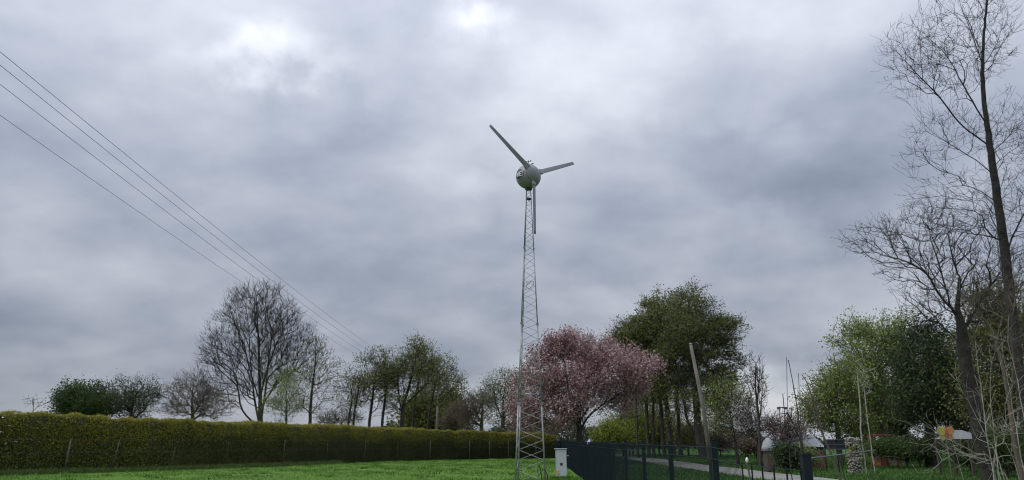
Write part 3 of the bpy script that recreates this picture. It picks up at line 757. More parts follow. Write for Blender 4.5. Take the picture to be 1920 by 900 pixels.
for i, (a, c, mdl, lab) in enumerate(WL):
    da, dc = ray(*a), ray(*c); h0 = 7.4
    Ya_ = h0 / (da[2] / da[1]); Xa = da[0] / da[1] * Ya_
    # straight in plan from the near point to the pole; find where the second photo point lies on it
    Pp = np.array([ptop[0] + WX[i], PY - .2, ptop[2] - .09 - EYE])
    k = dc[0] / dc[1]; sl = (Pp[0] - Xa) / (Pp[1] - Ya_); Yc = (Xa - sl * Ya_) / (k - sl); zc = dc[2] / dc[1] * Yc
    co = np.polyfit([Ya_, Yc, Pp[1]], [h0, zc, Pp[2]], 2)
    yy = np.concatenate([np.linspace(-6, 20, 18), np.linspace(22, PY - .2, 40)])
    pts = [(Xa + sl * (y - Ya_), y, float(np.polyval(co, y)) + EYE) for y in yy]
    o = MB().tube(pts, .0062, 5, True).build('power_line', WIREM, None, True); meta(o, lab, 'power line', 'overhead power lines in the left sky')

# leaning wooden pole by the alders
root = empty('leaning_pole', tuple(G(1333, 24)), 'pale bare wooden pole leaning left in front of the tall dark trees', 'pole')
MB().tube([tuple(G(1334, 24)), tuple(W(1318, 760, 24)), tuple(W(1295, 646, 24))], [.075, .064, .050], 10).build('pole', WOODPOLE, root, True)
MB().lathe([(.053, 0), (.053, .03), (.02, .05)], tuple(W(1295, 646, 24)), n=10).build('cap', GALV, root, True)

# ------------------------------------------------------------------ trees behind the hedge (left)
GB = 'trees beyond the hedge'
tree('bare_tree', 'large rounded leafless tree touching the power lines behind the hedge', 88, 487, [(488, 790), (487, 720), (484, 640), (482, 590), (481, 555)], .36,
     [(483, 640, 92, 105), (440, 690, 62, 70, .8), (540, 660, 60, 70, .9), (490, 585, 66, 52, 1.3), (575, 660, 32, 40, .6), (400, 660, 28, 35, .5)], n=1900, depth=7, w=.42, seg=.7, twigs=5, twig_len=1.1, rmin=.009, p=.46, ls=.75, bark=BARK,
     limbs=[[(487, 800), (478, 750), (470, 690), (466, 620), (462, 580)], [(487, 800), (497, 740), (503, 680), (512, 610)], [(485, 805), (455, 770), (446, 730), (442, 690)], [(487, 760), (470, 700), (452, 630), (430, 600)], [(487, 740), (505, 680), (530, 620), (545, 590)], [(487, 770), (455, 740), (425, 650)], [(488, 770), (520, 720), (570, 680), (600, 650)], [(486, 700), (440, 660), (405, 640)]], group=GB, up=.5, tw_up=.5)
tree('bare_tree', 'low spreading leafless tree left of the large rounded bare tree', 86, 362, [(361, 780), (360, 750), (362, 725)], .26,
     [(362, 742, 45, 42), (400, 760, 40, 30, .6), (325, 765, 30, 20, .5)], n=550, depth=4, w=.3, seg=.5, twigs=5, twig_len=.9, rmin=.011, bark=BARK_B, group=GB, leaf='brown', leaf_n=1.2, leaf_size=.09)
tree('bushy_tree', 'small round half bare green tree at the left behind the hedge', 92, 246, [(247, 770), (249, 750), (252, 730)], .30,
     [(252, 742, 44, 30), (232, 752, 20, 20, .8), (282, 742, 20, 22, .7), (250, 768, 34, 14, .6)], n=520, depth=4, w=.25, seg=.5, twigs=4, rmin=.014, leaf='bush', leaf_n=1.6, leaf_size=.15, leaf_sig=.3, clump=8, csig=.6, group=GB)
tree('bushy_tree', 'dense dark green round tree furthest left behind the hedge', 92, 160, [(160, 765), (162, 745)], .3,
     [(165, 748, 42, 22), (128, 757, 26, 16), (195, 762, 20, 16, .8), (160, 768, 44, 14)], n=420, depth=4, w=.2, seg=.5, twigs=4, rmin=.014, leaf='bush', leaf_n=7, leaf_size=.2, leaf_sig=.35, clump=7, csig=.6, group=GB, tonebias=-.02)
tree('sapling', 'few thin bare shoots poking above the left end of the hedge', 60, 62, [(62, 765), (64, 748)], .03,
     [(58, 752, 14, 9), (85, 755, 12, 8)], n=22, depth=1, w=.2, seg=.3, twigs=2, twig_len=.4, rmin=.011, group=GB)
tree('slender_tree', 'slender small leaved tree just right of the large bare tree', 78, 580, [(581, 790), (584, 740), (590, 690), (592, 650)], .17,
     [(592, 665, 22, 26), (600, 700, 34, 30), (585, 745, 34, 30, .8), (618, 685, 20, 14, .6)], n=420, depth=3, w=.3, seg=.5, twigs=1.4, twig_len=.6, rmin=.013, leaf='alder_pale', leaf_n=1.7, leaf_size=.12, leaf_sig=.22, clump=6, csig=.45, group=GB)
tree('young_tree', 'small fresh green tree in front of the right side of the large bare tree', 80, 535, [(537, 790), (536, 740), (538, 710)], .12,
     [(538, 720, 28, 30), (525, 760, 26, 26), (550, 770, 22, 20)], n=300, depth=3, w=.25, seg=.5, twigs=3, rmin=.012, leaf='fresh', leaf_n=3.0, leaf_size=.13, leaf_sig=.35, clump=6, csig=.5, group=GB, bark=BARK_G)
tree('shrub', 'low half bare shrub filling the gap right of the slender tree', 84, 640, [(640, 792)], .06,
     [(640, 785, 40, 14), (615, 790, 20, 12)], n=260, depth=3, w=.2, seg=.4, twigs=3, rmin=.012, leaf='brown', leaf_n=1.5, leaf_size=.1, group=GB, cat='shrub')
tree('alder_tree', 'short thin tree with layered pale leaves at the left of the alder row', 74, 652, [(653, 790), (660, 745), (655, 715)], .10,
     [(656, 725, 28, 30), (650, 755, 24, 20)], n=260, depth=2.5, w=.25, seg=.5, twigs=1.4, rmin=.012, leaf='alder_pale', leaf_n=1.8, leaf_size=.13, leaf_sig=.25, leaf_flat=.4, clump=9, csig=.5, group=GB)
tree('alder_tree', 'thin leaning tree with a bare pointed tip in the alder row', 74, 661, [(663, 790), (672, 730), (682, 672)], .11,
     [(674, 730, 18, 34), (684, 700, 12, 20, .5)], n=130, depth=2.0, w=.3, seg=.5, twigs=1.4, rmin=.012, leaf='alder_pale', leaf_n=1.2, leaf_size=.12, leaf_sig=.2, group=GB)
tree('alder_tree', 'tree with crooked dark trunk under a broad leafy crown in the alder row', 74, 691, [(693, 790), (699, 745), (702, 710), (712, 680)], .14,
     [(708, 690, 34, 34), (690, 725, 38, 24), (728, 715, 26, 36), (690, 750, 26, 18, .6), (715, 760, 20, 16, .4)], n=620, depth=3.5, w=.3, seg=.5, twigs=1.4, rmin=.014, leaf='alder', leaf_n=2.0, leaf_size=.14, leaf_sig=.22, leaf_flat=.5, clump=16, csig=.48, group=GB,
     limbs=[[(700, 740), (688, 715), (682, 690)], [(701, 725), (722, 700), (728, 680)]], tonebias=.12)
tree('alder_tree', 'tree with straight thin trunk between the crooked and the forked alder', 74, 716, [(717, 790), (722, 750), (726, 700)], .13,
     [(727, 700, 22, 38), (730, 745, 18, 16, .4)], n=240, depth=2.5, w=.3, seg=.5, twigs=1.4, rmin=.013, leaf='alder', leaf_n=2.4, leaf_size=.15, leaf_sig=.25, leaf_flat=.6, clump=8, group=GB, tonebias=.1)
tree('alder_tree', 'tallest alder behind the hedge with a thick low forking trunk', 74, 753, [(754, 775), (762, 740), (776, 690), (782, 645)], .20,
     [(782, 665, 32, 34), (764, 690, 34, 30), (795, 700, 34, 36), (752, 715, 26, 32), (810, 730, 24, 24, .6), (745, 745, 22, 22, .4), (780, 750, 34, 24, .3)], n=950, depth=4, w=.3, seg=.5, twigs=1.4, rmin=.015, leaf='alder', leaf_n=2.2, leaf_size=.14, leaf_sig=.22, leaf_flat=.5, clump=17, csig=.5, group=GB,
     limbs=[[(755, 770), (748, 740), (746, 700), (752, 670)], [(757, 765), (785, 735), (805, 715)], [(770, 710), (790, 680), (800, 660)]], tonebias=.16)
tree('alder_tree', 'alder just left of the pole with straight dark trunk', 78, 774, [(775, 790), (780, 740), (790, 690)], .14,
     [(796, 690, 22, 30), (800, 730, 20, 20, .5)], n=200, depth=2.5, w=.3, seg=.5, twigs=1.4, rmin=.014, leaf='alder', leaf_n=2.3, leaf_size=.15, group=GB, clump=8, tonebias=.1)
tree('alder_tree', 'pale leaved rounded tree at the right end of the alder row', 82, 803, [(803, 790), (812, 740), (822, 700)], .13,
     [(826, 700, 30, 30), (840, 722, 24, 22), (812, 730, 24, 26), (830, 745, 26, 16, .5)], n=560, depth=3.5, w=.3, seg=.5, twigs=1.4, rmin=.013, leaf='alder_pale', leaf_n=2.1, leaf_size=.14, leaf_sig=.25, leaf_flat=.7, clump=12, csig=.6, group=GB, tonebias=-.05)
tree('conifer_bush', 'dark olive wooded clump behind the utility pole', 120, 800, [(800, 780), (800, 760)], .4,
     [(800, 775, 42, 34), (770, 785, 26, 20), (835, 770, 34, 40), (850, 790, 28, 28)], n=700, depth=6, w=.15, seg=.9, twigs=2, rmin=.02, leaf='olive', leaf_n=9, leaf_size=.32, leaf_sig=.6, clump=9, csig=1.0, group=GB, tonebias=-.12)
tree('bare_tree', 'medium leafless tree right of the olive clump behind the hedge', 100, 903, [(903, 790), (905, 765), (902, 745)], .32,
     [(900, 762, 30, 28), (880, 760, 24, 22), (915, 750, 20, 18), (880, 790, 26, 18)], n=520, depth=4, w=.3, seg=.5, twigs=4, twig_len=.8, rmin=.013, leaf='brown', leaf_n=1.6, leaf_size=.12, group=GB, bark=BARK_B)
tree('bare_tree', 'small brownish bare tree directly right of the utility pole', 105, 858, [(858, 795), (858, 770)], .2,
     [(858, 782, 22, 26), (842, 795, 16, 12)], n=320, depth=3, w=.25, seg=.5, twigs=4, twig_len=.7, rmin=.014, leaf='brown', leaf_n=3.0, leaf_size=.16, group=GB, bark=BARK_B)
tree('leafy_tree', 'tall loose green tree left of the lattice tower behind the hedge', 92, 942, [(943, 800), (944, 750), (950, 710)], .28,
     [(950, 722, 28, 30), (932, 740, 26, 36), (965, 745, 24, 40), (945, 785, 32, 24)], n=700, depth=4, w=.3, seg=.6, twigs=1.4, rmin=.014, leaf='alder_pale', leaf_n=2.2, leaf_size=.16, leaf_sig=.35, clump=8, csig=.7, group=GB,
     limbs=[[(943, 790), (928, 750), (925, 725)], [(944, 780), (962, 740), (968, 710)]], tonebias=-.1)

# ------------------------------------------------------------------ cherry
tree('cherry_tree', 'wide pink flowering cherry tree behind the lattice tower and fence', 60, 1087, [(1087, 815), (1086, 780), (1092, 740), (1094, 690)], .26,
     [(1070, 690, 72, 56), (1150, 705, 66, 50), (1010, 730, 46, 60), (1075, 745, 60, 40, .8), (1205, 680, 32, 26), (1075, 650, 44, 26), (1135, 665, 50, 26), (1000, 780, 36, 32), (1040, 780, 40, 34), (1165, 745, 44, 28, .8), (975, 760, 18, 32, .6), (1030, 660, 26, 30)], n=2900, depth=4.5, w=.28, seg=.4, twigs=2.0, twig_len=.5, rmin=.010, p=.55,
     limbs=[[(1087, 812), (1100, 785), (1125, 762), (1160, 740), (1195, 705)], [(1086, 800), (1062, 765), (1035, 735), (1015, 700)], [(1087, 790), (1110, 750), (1130, 700)], [(1087, 790), (1070, 750), (1060, 690), (1052, 650)]],
     leaf='blossom', leaf_n=4.6, leaf_size=.15, leaf_sig=.24, clump=9, csig=.40, group='trees right of the lattice tower', jit=.16)
# ------------------------------------------------------------------ tall alders right
GA = 'trees right of the lattice tower'
tree('alder_tree', 'tallest tree right of the cherry with twin dark trunks and layered crown', 75, 1322, [(1312, 830), (1306, 760), (1300, 700), (1296, 640), (1292, 580), (1290, 545)], .40,
     [(1295, 575, 40, 38), (1340, 620, 38, 26), (1290, 630, 60, 44), (1355, 670, 30, 20), (1320, 690, 44, 36, .8), (1330, 585, 30, 24), (1260, 660, 40, 34, .7), (1340, 715, 40, 24, .9), (1300, 735, 54, 46, .7), (1350, 690, 36, 14, .7), (1362, 640, 24, 18, 1.0), (1350, 610, 28, 20, .8)], n=3000, depth=6, w=.25, seg=.6, twigs=2.5, rmin=.015, p=.6,
     limbs=[[(1320, 850), (1290, 790), (1278, 730), (1268, 690), (1262, 640)], [(1300, 690), (1325, 660), (1360, 640)], [(1296, 640), (1320, 600), (1345, 590)]],
     leaf='alder', leaf_n=2.6, leaf_size=.16, leaf_sig=.26, leaf_flat=.3, clump=26, csig=.60, group=GA, up=.1, tonebias=.05)
tree('alder_tree', 'broad leafy tree left of the tallest alder and above the cherry', 80, 1262, [(1258, 830), (1250, 760), (1244, 690), (1240, 620), (1238, 570)], .28,
     [(1240, 590, 34, 36), (1208, 622, 36, 38), (1250, 640, 44, 40), (1190, 650, 26, 32), (1225, 680, 44, 26, .8), (1236, 725, 48, 40, .7), (1180, 640, 22, 24, .8)], n=2700, depth=5, w=.25, seg=.6, twigs=2.5, rmin=.015, p=.6,
     limbs=[[(1250, 750), (1230, 690), (1205, 640), (1195, 600)]], leaf='alder', leaf_n=3.2, leaf_size=.16, leaf_sig=.30, leaf_flat=.4, clump=24, csig=.62, group=GA, up=.1, tonebias=.10)
for (x0, x1, y1, r_, lab) in ((1216, 1206, 650, .17, 'thin dark trunked tree nearest the cherry crown in the alder stand'), (1226, 1222, 660, .14, 'straight narrow tree third from left in the alder stand'),
                              (1245, 1228, 660, .19, 'slightly leaning dark tree behind the third fence post in the alder stand'), (1276, 1262, 640, .20, 'leaning dark tree left of the twin trunks in the alder stand'), (1196, 1188, 690, .12, 'thin tree under the right edge of the cherry crown')):
    tree('alder_tree', lab, 82, x0, [(x0 - 1, 830), (x0 * .6 + x1 * .4, 760), (x1, y1)], r_, [(x1, y1, 26, 30), (x1, y1 + 30, 24, 26, .5)], n=230, depth=4, w=.25, seg=.7, twigs=1.4, rmin=.013, leaf='alder', leaf_n=2.2, leaf_size=.16, leaf_sig=.35, leaf_flat=.5, clump=9, csig=.7, group=GA)
tree('young_tree', 'small bright green tree right of the tall twin trunk alder', 55, 1382, [(1378, 830), (1370, 780), (1362, 740)], .10,
     [(1365, 748, 32, 28), (1352, 780, 26, 26), (1380, 775, 18, 26, .7)], n=420, depth=2.5, w=.25, seg=.4, twigs=3, rmin=.010, leaf='fresh', leaf_n=2.1, leaf_size=.11, leaf_sig=.2, clump=7, csig=.35, group=GA, tonebias=.12)
tree('bare_tree', 'narrow upright leafless tree with vertical rods right of the alders', 50, 1423, [(1424, 830), (1422, 780), (1418, 740), (1416, 680)], .10,
     [(1415, 700, 18, 34), (1424, 740, 14, 40)], n=130, depth=1.2, w=.35, seg=.5, twigs=3, twig_len=.5, rmin=.010, limbs=[[(1423, 800), (1408, 740), (1396, 700), (1396, 676)], [(1423, 790), (1430, 730), (1430, 674)], [(1422, 760), (1424, 700), (1424, 672)]], group=GA, up=.8, tw_up=.7)
tree('flowering_shrub', 'white and pink flowering shrub below the narrow bare tree', 52, 1420, [(1420, 830), (1420, 800)], .08,
     [(1408, 795, 28, 20), (1442, 800, 22, 12), (1395, 765, 12, 24, .5)], n=340, depth=3, w=.2, seg=.4, twigs=3, rmin=.009, leaf='white', leaf_n=.9, leaf_size=.09, leaf_sig=.2, clump=7, csig=.4, group='flowering shrubs beyond the fence', cat='shrub', tonebias=-.3)
tree('flowering_shrub', 'reddish budding shrub beside the white domed roof', 50, 1466, [(1466, 830), (1466, 810)], .07,
     [(1466, 812, 12, 16), (1490, 810, 16, 10), (1480, 792, 14, 8, .5)], n=260, depth=2, w=.2, seg=.4, twigs=3, rmin=.009, leaf='blossom', leaf_n=1.5, leaf_size=.08, leaf_sig=.2, clump=7, csig=.35, group='flowering shrubs beyond the fence', cat='shrub', tonebias=-.15)
# undergrowth behind the fence
for (x, y, rx, ry, Yd, lf, ln_, lab) in ((1180, 805, 40, 30, 90, 'lime', 3.5, 'yellow green shrub behind the fence below the cherry'), (1235, 800, 40, 30, 92, 'olive', 3.5, 'olive thicket between the alder trunks'),
                                     (1290, 815, 34, 20, 88, 'olive', 2.2, 'low thin thicket at the foot of the twin trunks'), (1150, 820, 26, 20, 86, 'lime', 3.0, 'low bright bush under the cherry trunk'),
                                     (1350, 825, 40, 14, 90, 'brown', 2.5, 'low brown thicket right of the leaning pole'), (1205, 770, 36, 34, 96, 'alder_pale', 2.2, 'pale spring thicket behind the alder trunks')):
    tree('undergrowth_bush', lab, Yd, x, [(x, 835), (x, y)], .08, [(x, y, rx, ry), (x - rx * .4, y + ry * .4, rx * .6, ry * .6)], n=420, depth=4, w=.2, seg=.6, twigs=3, rmin=.013, leaf=lf, leaf_n=ln_, leaf_size=.17, leaf_sig=.35, clump=8, csig=.6, group='bushes beyond the fence', cat='shrub')

# ------------------------------------------------------------------ right side trees
GRT = 'leafy trees at the right'
tree('leafy_tree', 'tall mid green tree with rounded top right of the sky gap', 58, 1655, [(1656, 810), (1652, 740), (1650, 680), (1648, 640)], .36,
     [(1640, 625, 50, 30), (1610, 660, 42, 44), (1670, 650, 40, 40), (1590, 715, 44, 44), (1650, 710, 50, 40), (1625, 750, 50, 36, .8)], n=1300, depth=4.5, w=.22, seg=.5, twigs=2.5, rmin=.013, leaf='fresh', leaf_n=3.2, leaf_size=.15, leaf_sig=.3, clump=16, csig=.6, group=GRT, bark=BARK_G, tonebias=.02,
     limbs=[[(1652, 740), (1625, 690), (1605, 650)], [(1650, 700), (1675, 670), (1685, 640)]])
tree('leafy_tree', 'lower bushy green tree at the left edge of the right hand wood', 56, 1572, [(1572, 825), (1570, 790)], .20,
     [(1570, 755, 40, 44), (1545, 780, 34, 36), (1600, 790, 34, 30), (1530, 745, 22, 20, .6), (1580, 720, 24, 24)], n=800, depth=3.5, w=.22, seg=.5, twigs=2.5, rmin=.012, leaf='fresh', leaf_n=3.0, leaf_size=.14, leaf_sig=.3, clump=14, csig=.55, group=GRT, bark=BARK_G, tonebias=-.06)
tree('evergreen_tree', 'dark dense evergreen tree between the green tree and the dead forked trunk', 50, 1740, [(1742, 800), (1740, 720), (1742, 640)], .32,
     [(1745, 645, 34, 36), (1740, 700, 46, 46), (1735, 755, 60, 44), (1775, 730, 34, 50, .8)], n=1200, depth=4, w=.2, seg=.5, twigs=2, rmin=.013, leaf='dark', leaf_n=6.5, leaf_size=.15, leaf_sig=.32, clump=10, csig=.5, group=GRT, tonebias=.05)
tree('leafy_tree', 'olive leaved tree behind the tall bare trees at the right edge', 40, 1880, [(1880, 820), (1878, 700), (1875, 600)], .28,
     [(1865, 600, 50, 50), (1900, 640, 46, 60), (1850, 660, 40, 50), (1880, 740, 56, 60), (1845, 760, 30, 40, .8)], n=1200, depth=3.5, w=.2, seg=.5, twigs=2.5, rmin=.011, leaf='olive', leaf_n=4.2, leaf_size=.12, leaf_sig=.3, clump=10, csig=.5, group=GRT, tonebias=-.05)
tree('leafy_tree', 'shaded green tree filling the wood below the mid green tree', 66, 1690, [(1692, 810), (1690, 760)], .3,
     [(1690, 770, 50, 40), (1650, 780, 44, 30), (1710, 740, 36, 40), (1620, 800, 36, 20, .6)], n=850, depth=4, w=.2, seg=.6, twigs=2, rmin=.013, leaf='bush', leaf_n=5.0, leaf_size=.18, leaf_sig=.36, clump=9, csig=.6, group=GRT, tonebias=-.1)
tree('leafy_tree', 'shaded green tree behind the butterfly sign', 60, 1800, [(1800, 810), (1800, 760)], .25,
     [(1800, 760, 44, 36), (1830, 790, 34, 30), (1850, 730, 34, 40, .7)], n=600, depth=4, w=.2, seg=.6, twigs=2, rmin=.013, leaf='bush', leaf_n=4.0, leaf_size=.17, leaf_sig=.36, clump=9, csig=.6, group=GRT, tonebias=-.15)
# low hedging and bushes in the garden beyond
for (x, y, rx, ry, Yd, lf, lab) in ((1474, 855, 7, 8, 42, 'dark', 'dark round bush between the domed roof and the green post'), (1720, 842, 44, 12, 50, 'dark', 'low dark hedge below the butterfly sign'),
                                (1660, 842, 40, 8, 48, 'bush', 'low dark hedge in front of the red play equipment'), (1815, 848, 20, 8, 42, 'dark', 'dark bush under the grey roofed pavilion right of the butterfly sign'),
                                (1880, 840, 50, 30, 36, 'bush', 'dark green bush at the right edge behind the bare stems'), (1500, 858, 20, 10, 45, 'alder_pale', 'low pale leafy plant beside the dark round bush'),
                                (1418, 838, 30, 10, 60, 'brown', 'brown low hedge behind the open rails')):
    tree('garden_bush', lab, Yd, x, [(x, min(y + 6, 870))], .05, [(x, y, rx, ry)], n=300, depth=1.5, w=.15, seg=.4, twigs=2, twig_len=.2, rmin=.006, leaf=lf, leaf_n=7, leaf_size=.12, leaf_sig=.2, clump=8, csig=.2, group='bushes in the garden beyond the fence', cat='shrub', bark=BARK_B)
for (x0, x1, y1, Yd, lab) in ((1168, 1172, 715, 90, 'thin understorey tree left of the alder trunks above the lime shrub'), (1186, 1180, 700, 94, 'second thin understorey tree above the lime shrub'), (1236, 1242, 700, 92, 'thin leafy stem between the leaning alder trunks'),
                          (1262, 1270, 710, 96, 'thin leafy stem behind the twin trunk alder'), (1290, 1284, 705, 95, 'understorey tree in the gap between the twin trunks'), (1340, 1346, 740, 90, 'understorey tree right of the leaning pole')):
    tree('understorey_tree', lab, Yd, x0, [(x0, 830), ((x0 + x1) / 2, 780), (x1, y1)], .09, [(x1, y1 + 10, 20, 30), (x0, y1 + 60, 24, 34, .8)], n=240, depth=3, w=.25, seg=.6, twigs=2, twig_len=.8, rmin=.012, leaf='alder_pale', leaf_n=1.5, leaf_size=.14, leaf_sig=.35, clump=8, csig=.6, group='thin understorey trees among the alders')
# birches
for (x0, x1, y0, y1, r_, Yd, lab) in ((1618, 1608, 850, 700, .038, 40, 'pale birch stem right of the stone block'), (1634, 1620, 850, 725, .03, 42, 'second thin birch stem right of the stone block'), (1570, 1567, 822, 795, .08, 60, 'short pale trunk behind the dark screen')):
    tree('birch_tree', lab, Yd, x0, [(x0 - 1, 835), ((x0 + x1) / 2, (y0 + y1) / 2), (x1, y1)], r_, [(x1, y1 - 10, 22, 40)], n=16, depth=1, w=.2, seg=.4, twigs=1, rmin=.008, p=.35, bark=BARK_P, leaf='fresh', leaf_n=3, leaf_size=.1, group='birch stems beyond the fence')
# saplings at the fence
GS = 'bare saplings in front of the garden'
tree('sapling', 'thin dark bare sapling leaning left with side twigs behind the open rails', 13, 1508, [(1502, 830), (1494, 770), (1484, 710), (1478, 675)], .019,
     [(1480, 780, 22, 50, .6), (1515, 790, 14, 40, .5)], n=9, depth=.4, w=.5, seg=.25, twigs=0, rmin=.006, p=.35, group=GS)
tree('sapling', 'pale based dark sapling curving up left of the dark screen', 12, 1600, [(1566, 870), (1545, 820), (1530, 760), (1512, 715), (1503, 702)], .020,
     [(1520, 745, 18, 34)], n=14, depth=.4, w=.5, seg=.25, twigs=1, twig_len=.15, rmin=.005, p=.4, bark=BARK_B, group=GS)
tree('sapling', 'very thin upright bare rod left of the leaning sapling', 14, 1478, [(1477, 800), (1476, 720), (1475, 670)], .014, [(1478, 760, 8, 40)], n=5, depth=.2, w=.5, seg=.3, twigs=0, rmin=.005, group=GS, taper=.8)
tree('sapling', 'very thin upright bare rod between the two leaning saplings', 14, 1504, [(1503, 800), (1500, 740), (1497, 700)], .014, [(1500, 760, 8, 40)], n=5, depth=.2, w=.5, seg=.3, twigs=0, rmin=.005, group=GS, taper=.8)
tree('sapling', 'crooked dark twig rising below the dark screen', 9, 1585, [(1580, 880), (1570, 840), (1558, 815)], .016, [(1572, 850, 14, 20)], n=8, depth=.3, w=.4, seg=.15, twigs=1, twig_len=.1, rmin=.004, group=GS, taper=.8)
tree('sapling', 'thin dark twig standing right of the stone block', 9, 1635, [(1634, 880), (1632, 850), (1626, 830)], .015, [(1650, 862, 30, 16)], n=10, depth=.3, w=.4, seg=.15, twigs=1, twig_len=.1, rmin=.004, group=GS, taper=.8)

# ------------------------------------------------------------------ big bare trees at the right edge
tree('bare_tree', 'tallest leafless tree reaching past the top right corner of the sky', 13, 1925, [(1916, 740), (1897, 580), (1880, 440), (1864, 330), (1851, 235), (1843, 150), (1845, 60), (1856, -40), (1866, -150)], .085,
     [(1790, 110, 70, 80), (1720, 130, 60, 60), (1690, 90, 40, 50, .6), (1860, 60, 40, 90), (1780, 30, 70, 50, .8), (1890, 260, 50, 90, .9), (1770, 250, 60, 60, .7), (1790, 380, 90, 70, .6), (1900, 420, 50, 80, .6), (1730, 300, 40, 40, .3), (1850, -70, 80, 60, .6), (1960, 350, 60, 120, .6)],
     n=1900, depth=1.2, w=.34, seg=.14, twigs=2.0, twig_len=.22, rmin=.0022, p=.55, ls=.62, bark=BARK_D, jit=.14, up=.3,
     limbs=[[(1852, 240), (1832, 205), (1806, 160), (1775, 105), (1735, 65), (1705, 45)], [(1840, 275, .2), (1800, 232), (1760, 180), (1720, 140), (1690, 105), (1662, 80), (1630, 65)],
            [(1845, 120), (1825, 70), (1805, 20), (1790, -30)], [(1864, 330), (1830, 300), (1780, 270), (1740, 240), (1700, 190), (1680, 180)], [(1845, 130), (1870, 80), (1885, 20)],
            [(1872, 380), (1820, 350), (1760, 350), (1700, 330), (1672, 312)], [(1855, 280), (1880, 240), (1910, 210), (1940, 190)], [(1885, 480), (1905, 430), (1930, 380)]], group='bare trees at the right edge')
tree('bare_tree', 'dark forked leafless tree whose limb reaches far left into the sky', 15, 1852, [(1842, 850), (1828, 760), (1812, 690), (1802, 610), (1796, 580), (1800, 520)], .125,
     [(1640, 450, 56, 34), (1690, 500, 50, 36, .8), (1730, 440, 70, 60, .8), (1790, 520, 60, 50), (1740, 560, 60, 40), (1850, 560, 60, 50), (1720, 600, 40, 26, .4), (1800, 440, 60, 60, .8), (1880, 500, 50, 60)],
     n=1250, depth=1.3, w=.34, seg=.15, twigs=2.0, twig_len=.24, rmin=.0026, p=.55, ls=.5, bark=BARK_D, jit=.14, up=.3,
     limbs=[[(1796, 590), (1762, 555), (1738, 515), (1710, 495), (1685, 485), (1655, 478), (1620, 462), (1590, 440)], [(1738, 515), (1725, 470), (1705, 420), (1690, 400)], [(1690, 486), (1665, 450), (1645, 415), (1630, 395)],
            [(1800, 610), (1780, 570), (1765, 510), (1745, 450), (1738, 400)], [(1808, 660), (1786, 630), (1760, 605), (1720, 600)], [(1805, 620), (1830, 580), (1850, 545), (1885, 500)]], leaf='olive', leaf_n=.12, leaf_size=.035, leaf_sig=.05, group='bare trees at the right edge')
tree('bare_tree', 'pale barked leafless tree between the two dark trunks at the right edge', 11, 1912, [(1905, 840), (1890, 740), (1868, 640), (1838, 590), (1800, 545), (1770, 520)], .034,
     [(1860, 560, 50, 50), (1900, 640, 40, 60), (1820, 540, 50, 40, .6), (1910, 520, 40, 60)], n=420, depth=.8, w=.3, seg=.14, twigs=1.5, twig_len=.14, rmin=.0024, p=.5, bark=BARK_B,
     limbs=[[(1892, 750), (1900, 680), (1895, 620), (1905, 560)], [(1870, 645), (1880, 590), (1876, 540)]], group='bare trees at the right edge')
# pale shrub stems bottom right
GP = 'pale bare stems at the bottom right'
ST_ = [(1862, [(1855, 850), (1846, 780), (1838, 720), (1832, 660), (1828, 640)], .013, 'pale upright stem left of the rightmost cluster of bare stems'),
       (1850, [(1868, 850), (1862, 790), (1856, 740), (1858, 680), (1854, 648)], .012, 'pale stem with twin tips in the middle of the bare stems'),
       (1925, [(1915, 860), (1905, 800), (1895, 740), (1885, 690), (1880, 660)], .014, 'pale stem curving left near the right edge'),
       (1960, [(1925, 800), (1905, 700), (1890, 640), (1892, 590)], .014, 'tall pale stem closest to the right edge'),
       (1885, [(1870, 880), (1830, 850), (1780, 825), (1740, 812), (1702, 792)], .012, 'long pale stem arching far left over the garden hedge'),
       (1905, [(1885, 890), (1850, 870), (1800, 845), (1760, 815), (1735, 795)], .011, 'low pale stem leaning left below the butterfly sign'),
       (1890, [(1875, 870), (1850, 820), (1825, 770), (1805, 735), (1792, 722)], .013, 'pale stem leaning left in front of the grey roof'),
       (1830, [(1800, 880), (1792, 850), (1786, 830), (1780, 818)], .010, 'short mottled stem below the butterfly sign'),
       (1872, [(1862, 870), (1880, 830), (1888, 800), (1884, 760), (1900, 720)], .012, 'crooked pale stem rising at the far right'),
       (1935, [(1920, 880), (1880, 855), (1830, 870), (1790, 850), (1750, 880)], .010, 'tangled low pale stem along the bottom right corner'),
       (1915, [(1900, 860), (1870, 815), (1850, 790), (1842, 740)], .011, 'pale stem crossing in front of the dark trunk at the right')]
for i, (bx, tk, r_, lab) in enumerate(ST_):
    xs = [t_[0] for t_ in tk]; ys_ = [t_[1] for t_ in tk]
    cr = [(tk[j][0], tk[j][1], 22, 22) for j in range(1, len(tk))]
    tree('bare_shrub_stem', lab, 9 + (i % 4) * .5, bx, tk, r_ * .85, cr, n=13, depth=.3, w=.45, seg=.12, twigs=1.2, twig_len=.26, rmin=.0022, p=.3, taper=.75, bark=BARK_P, group=GP, cat='shrub', up=.5)

# ------------------------------------------------------------------ things in the garden beyond
def put(px, py, Y): return W(px, py, Y)
PANEL2 = mat('dull_grey_roofing', (.17, .18, .185), .6, 0, var=.2, scale=3)
PANEL = mat('pale_grey_roofing', (.27, .285, .30), .5, 0, var=.12, scale=3, dirt=(2, (.32, .33, .33)))
BROWN = mat('red_brown_boards', (.11, .045, .035), .8, 0, var=.3, scale=4)
DARKW = mat('dark_brown_boards', (.06, .045, .04), .85, 0, var=.3, scale=3)
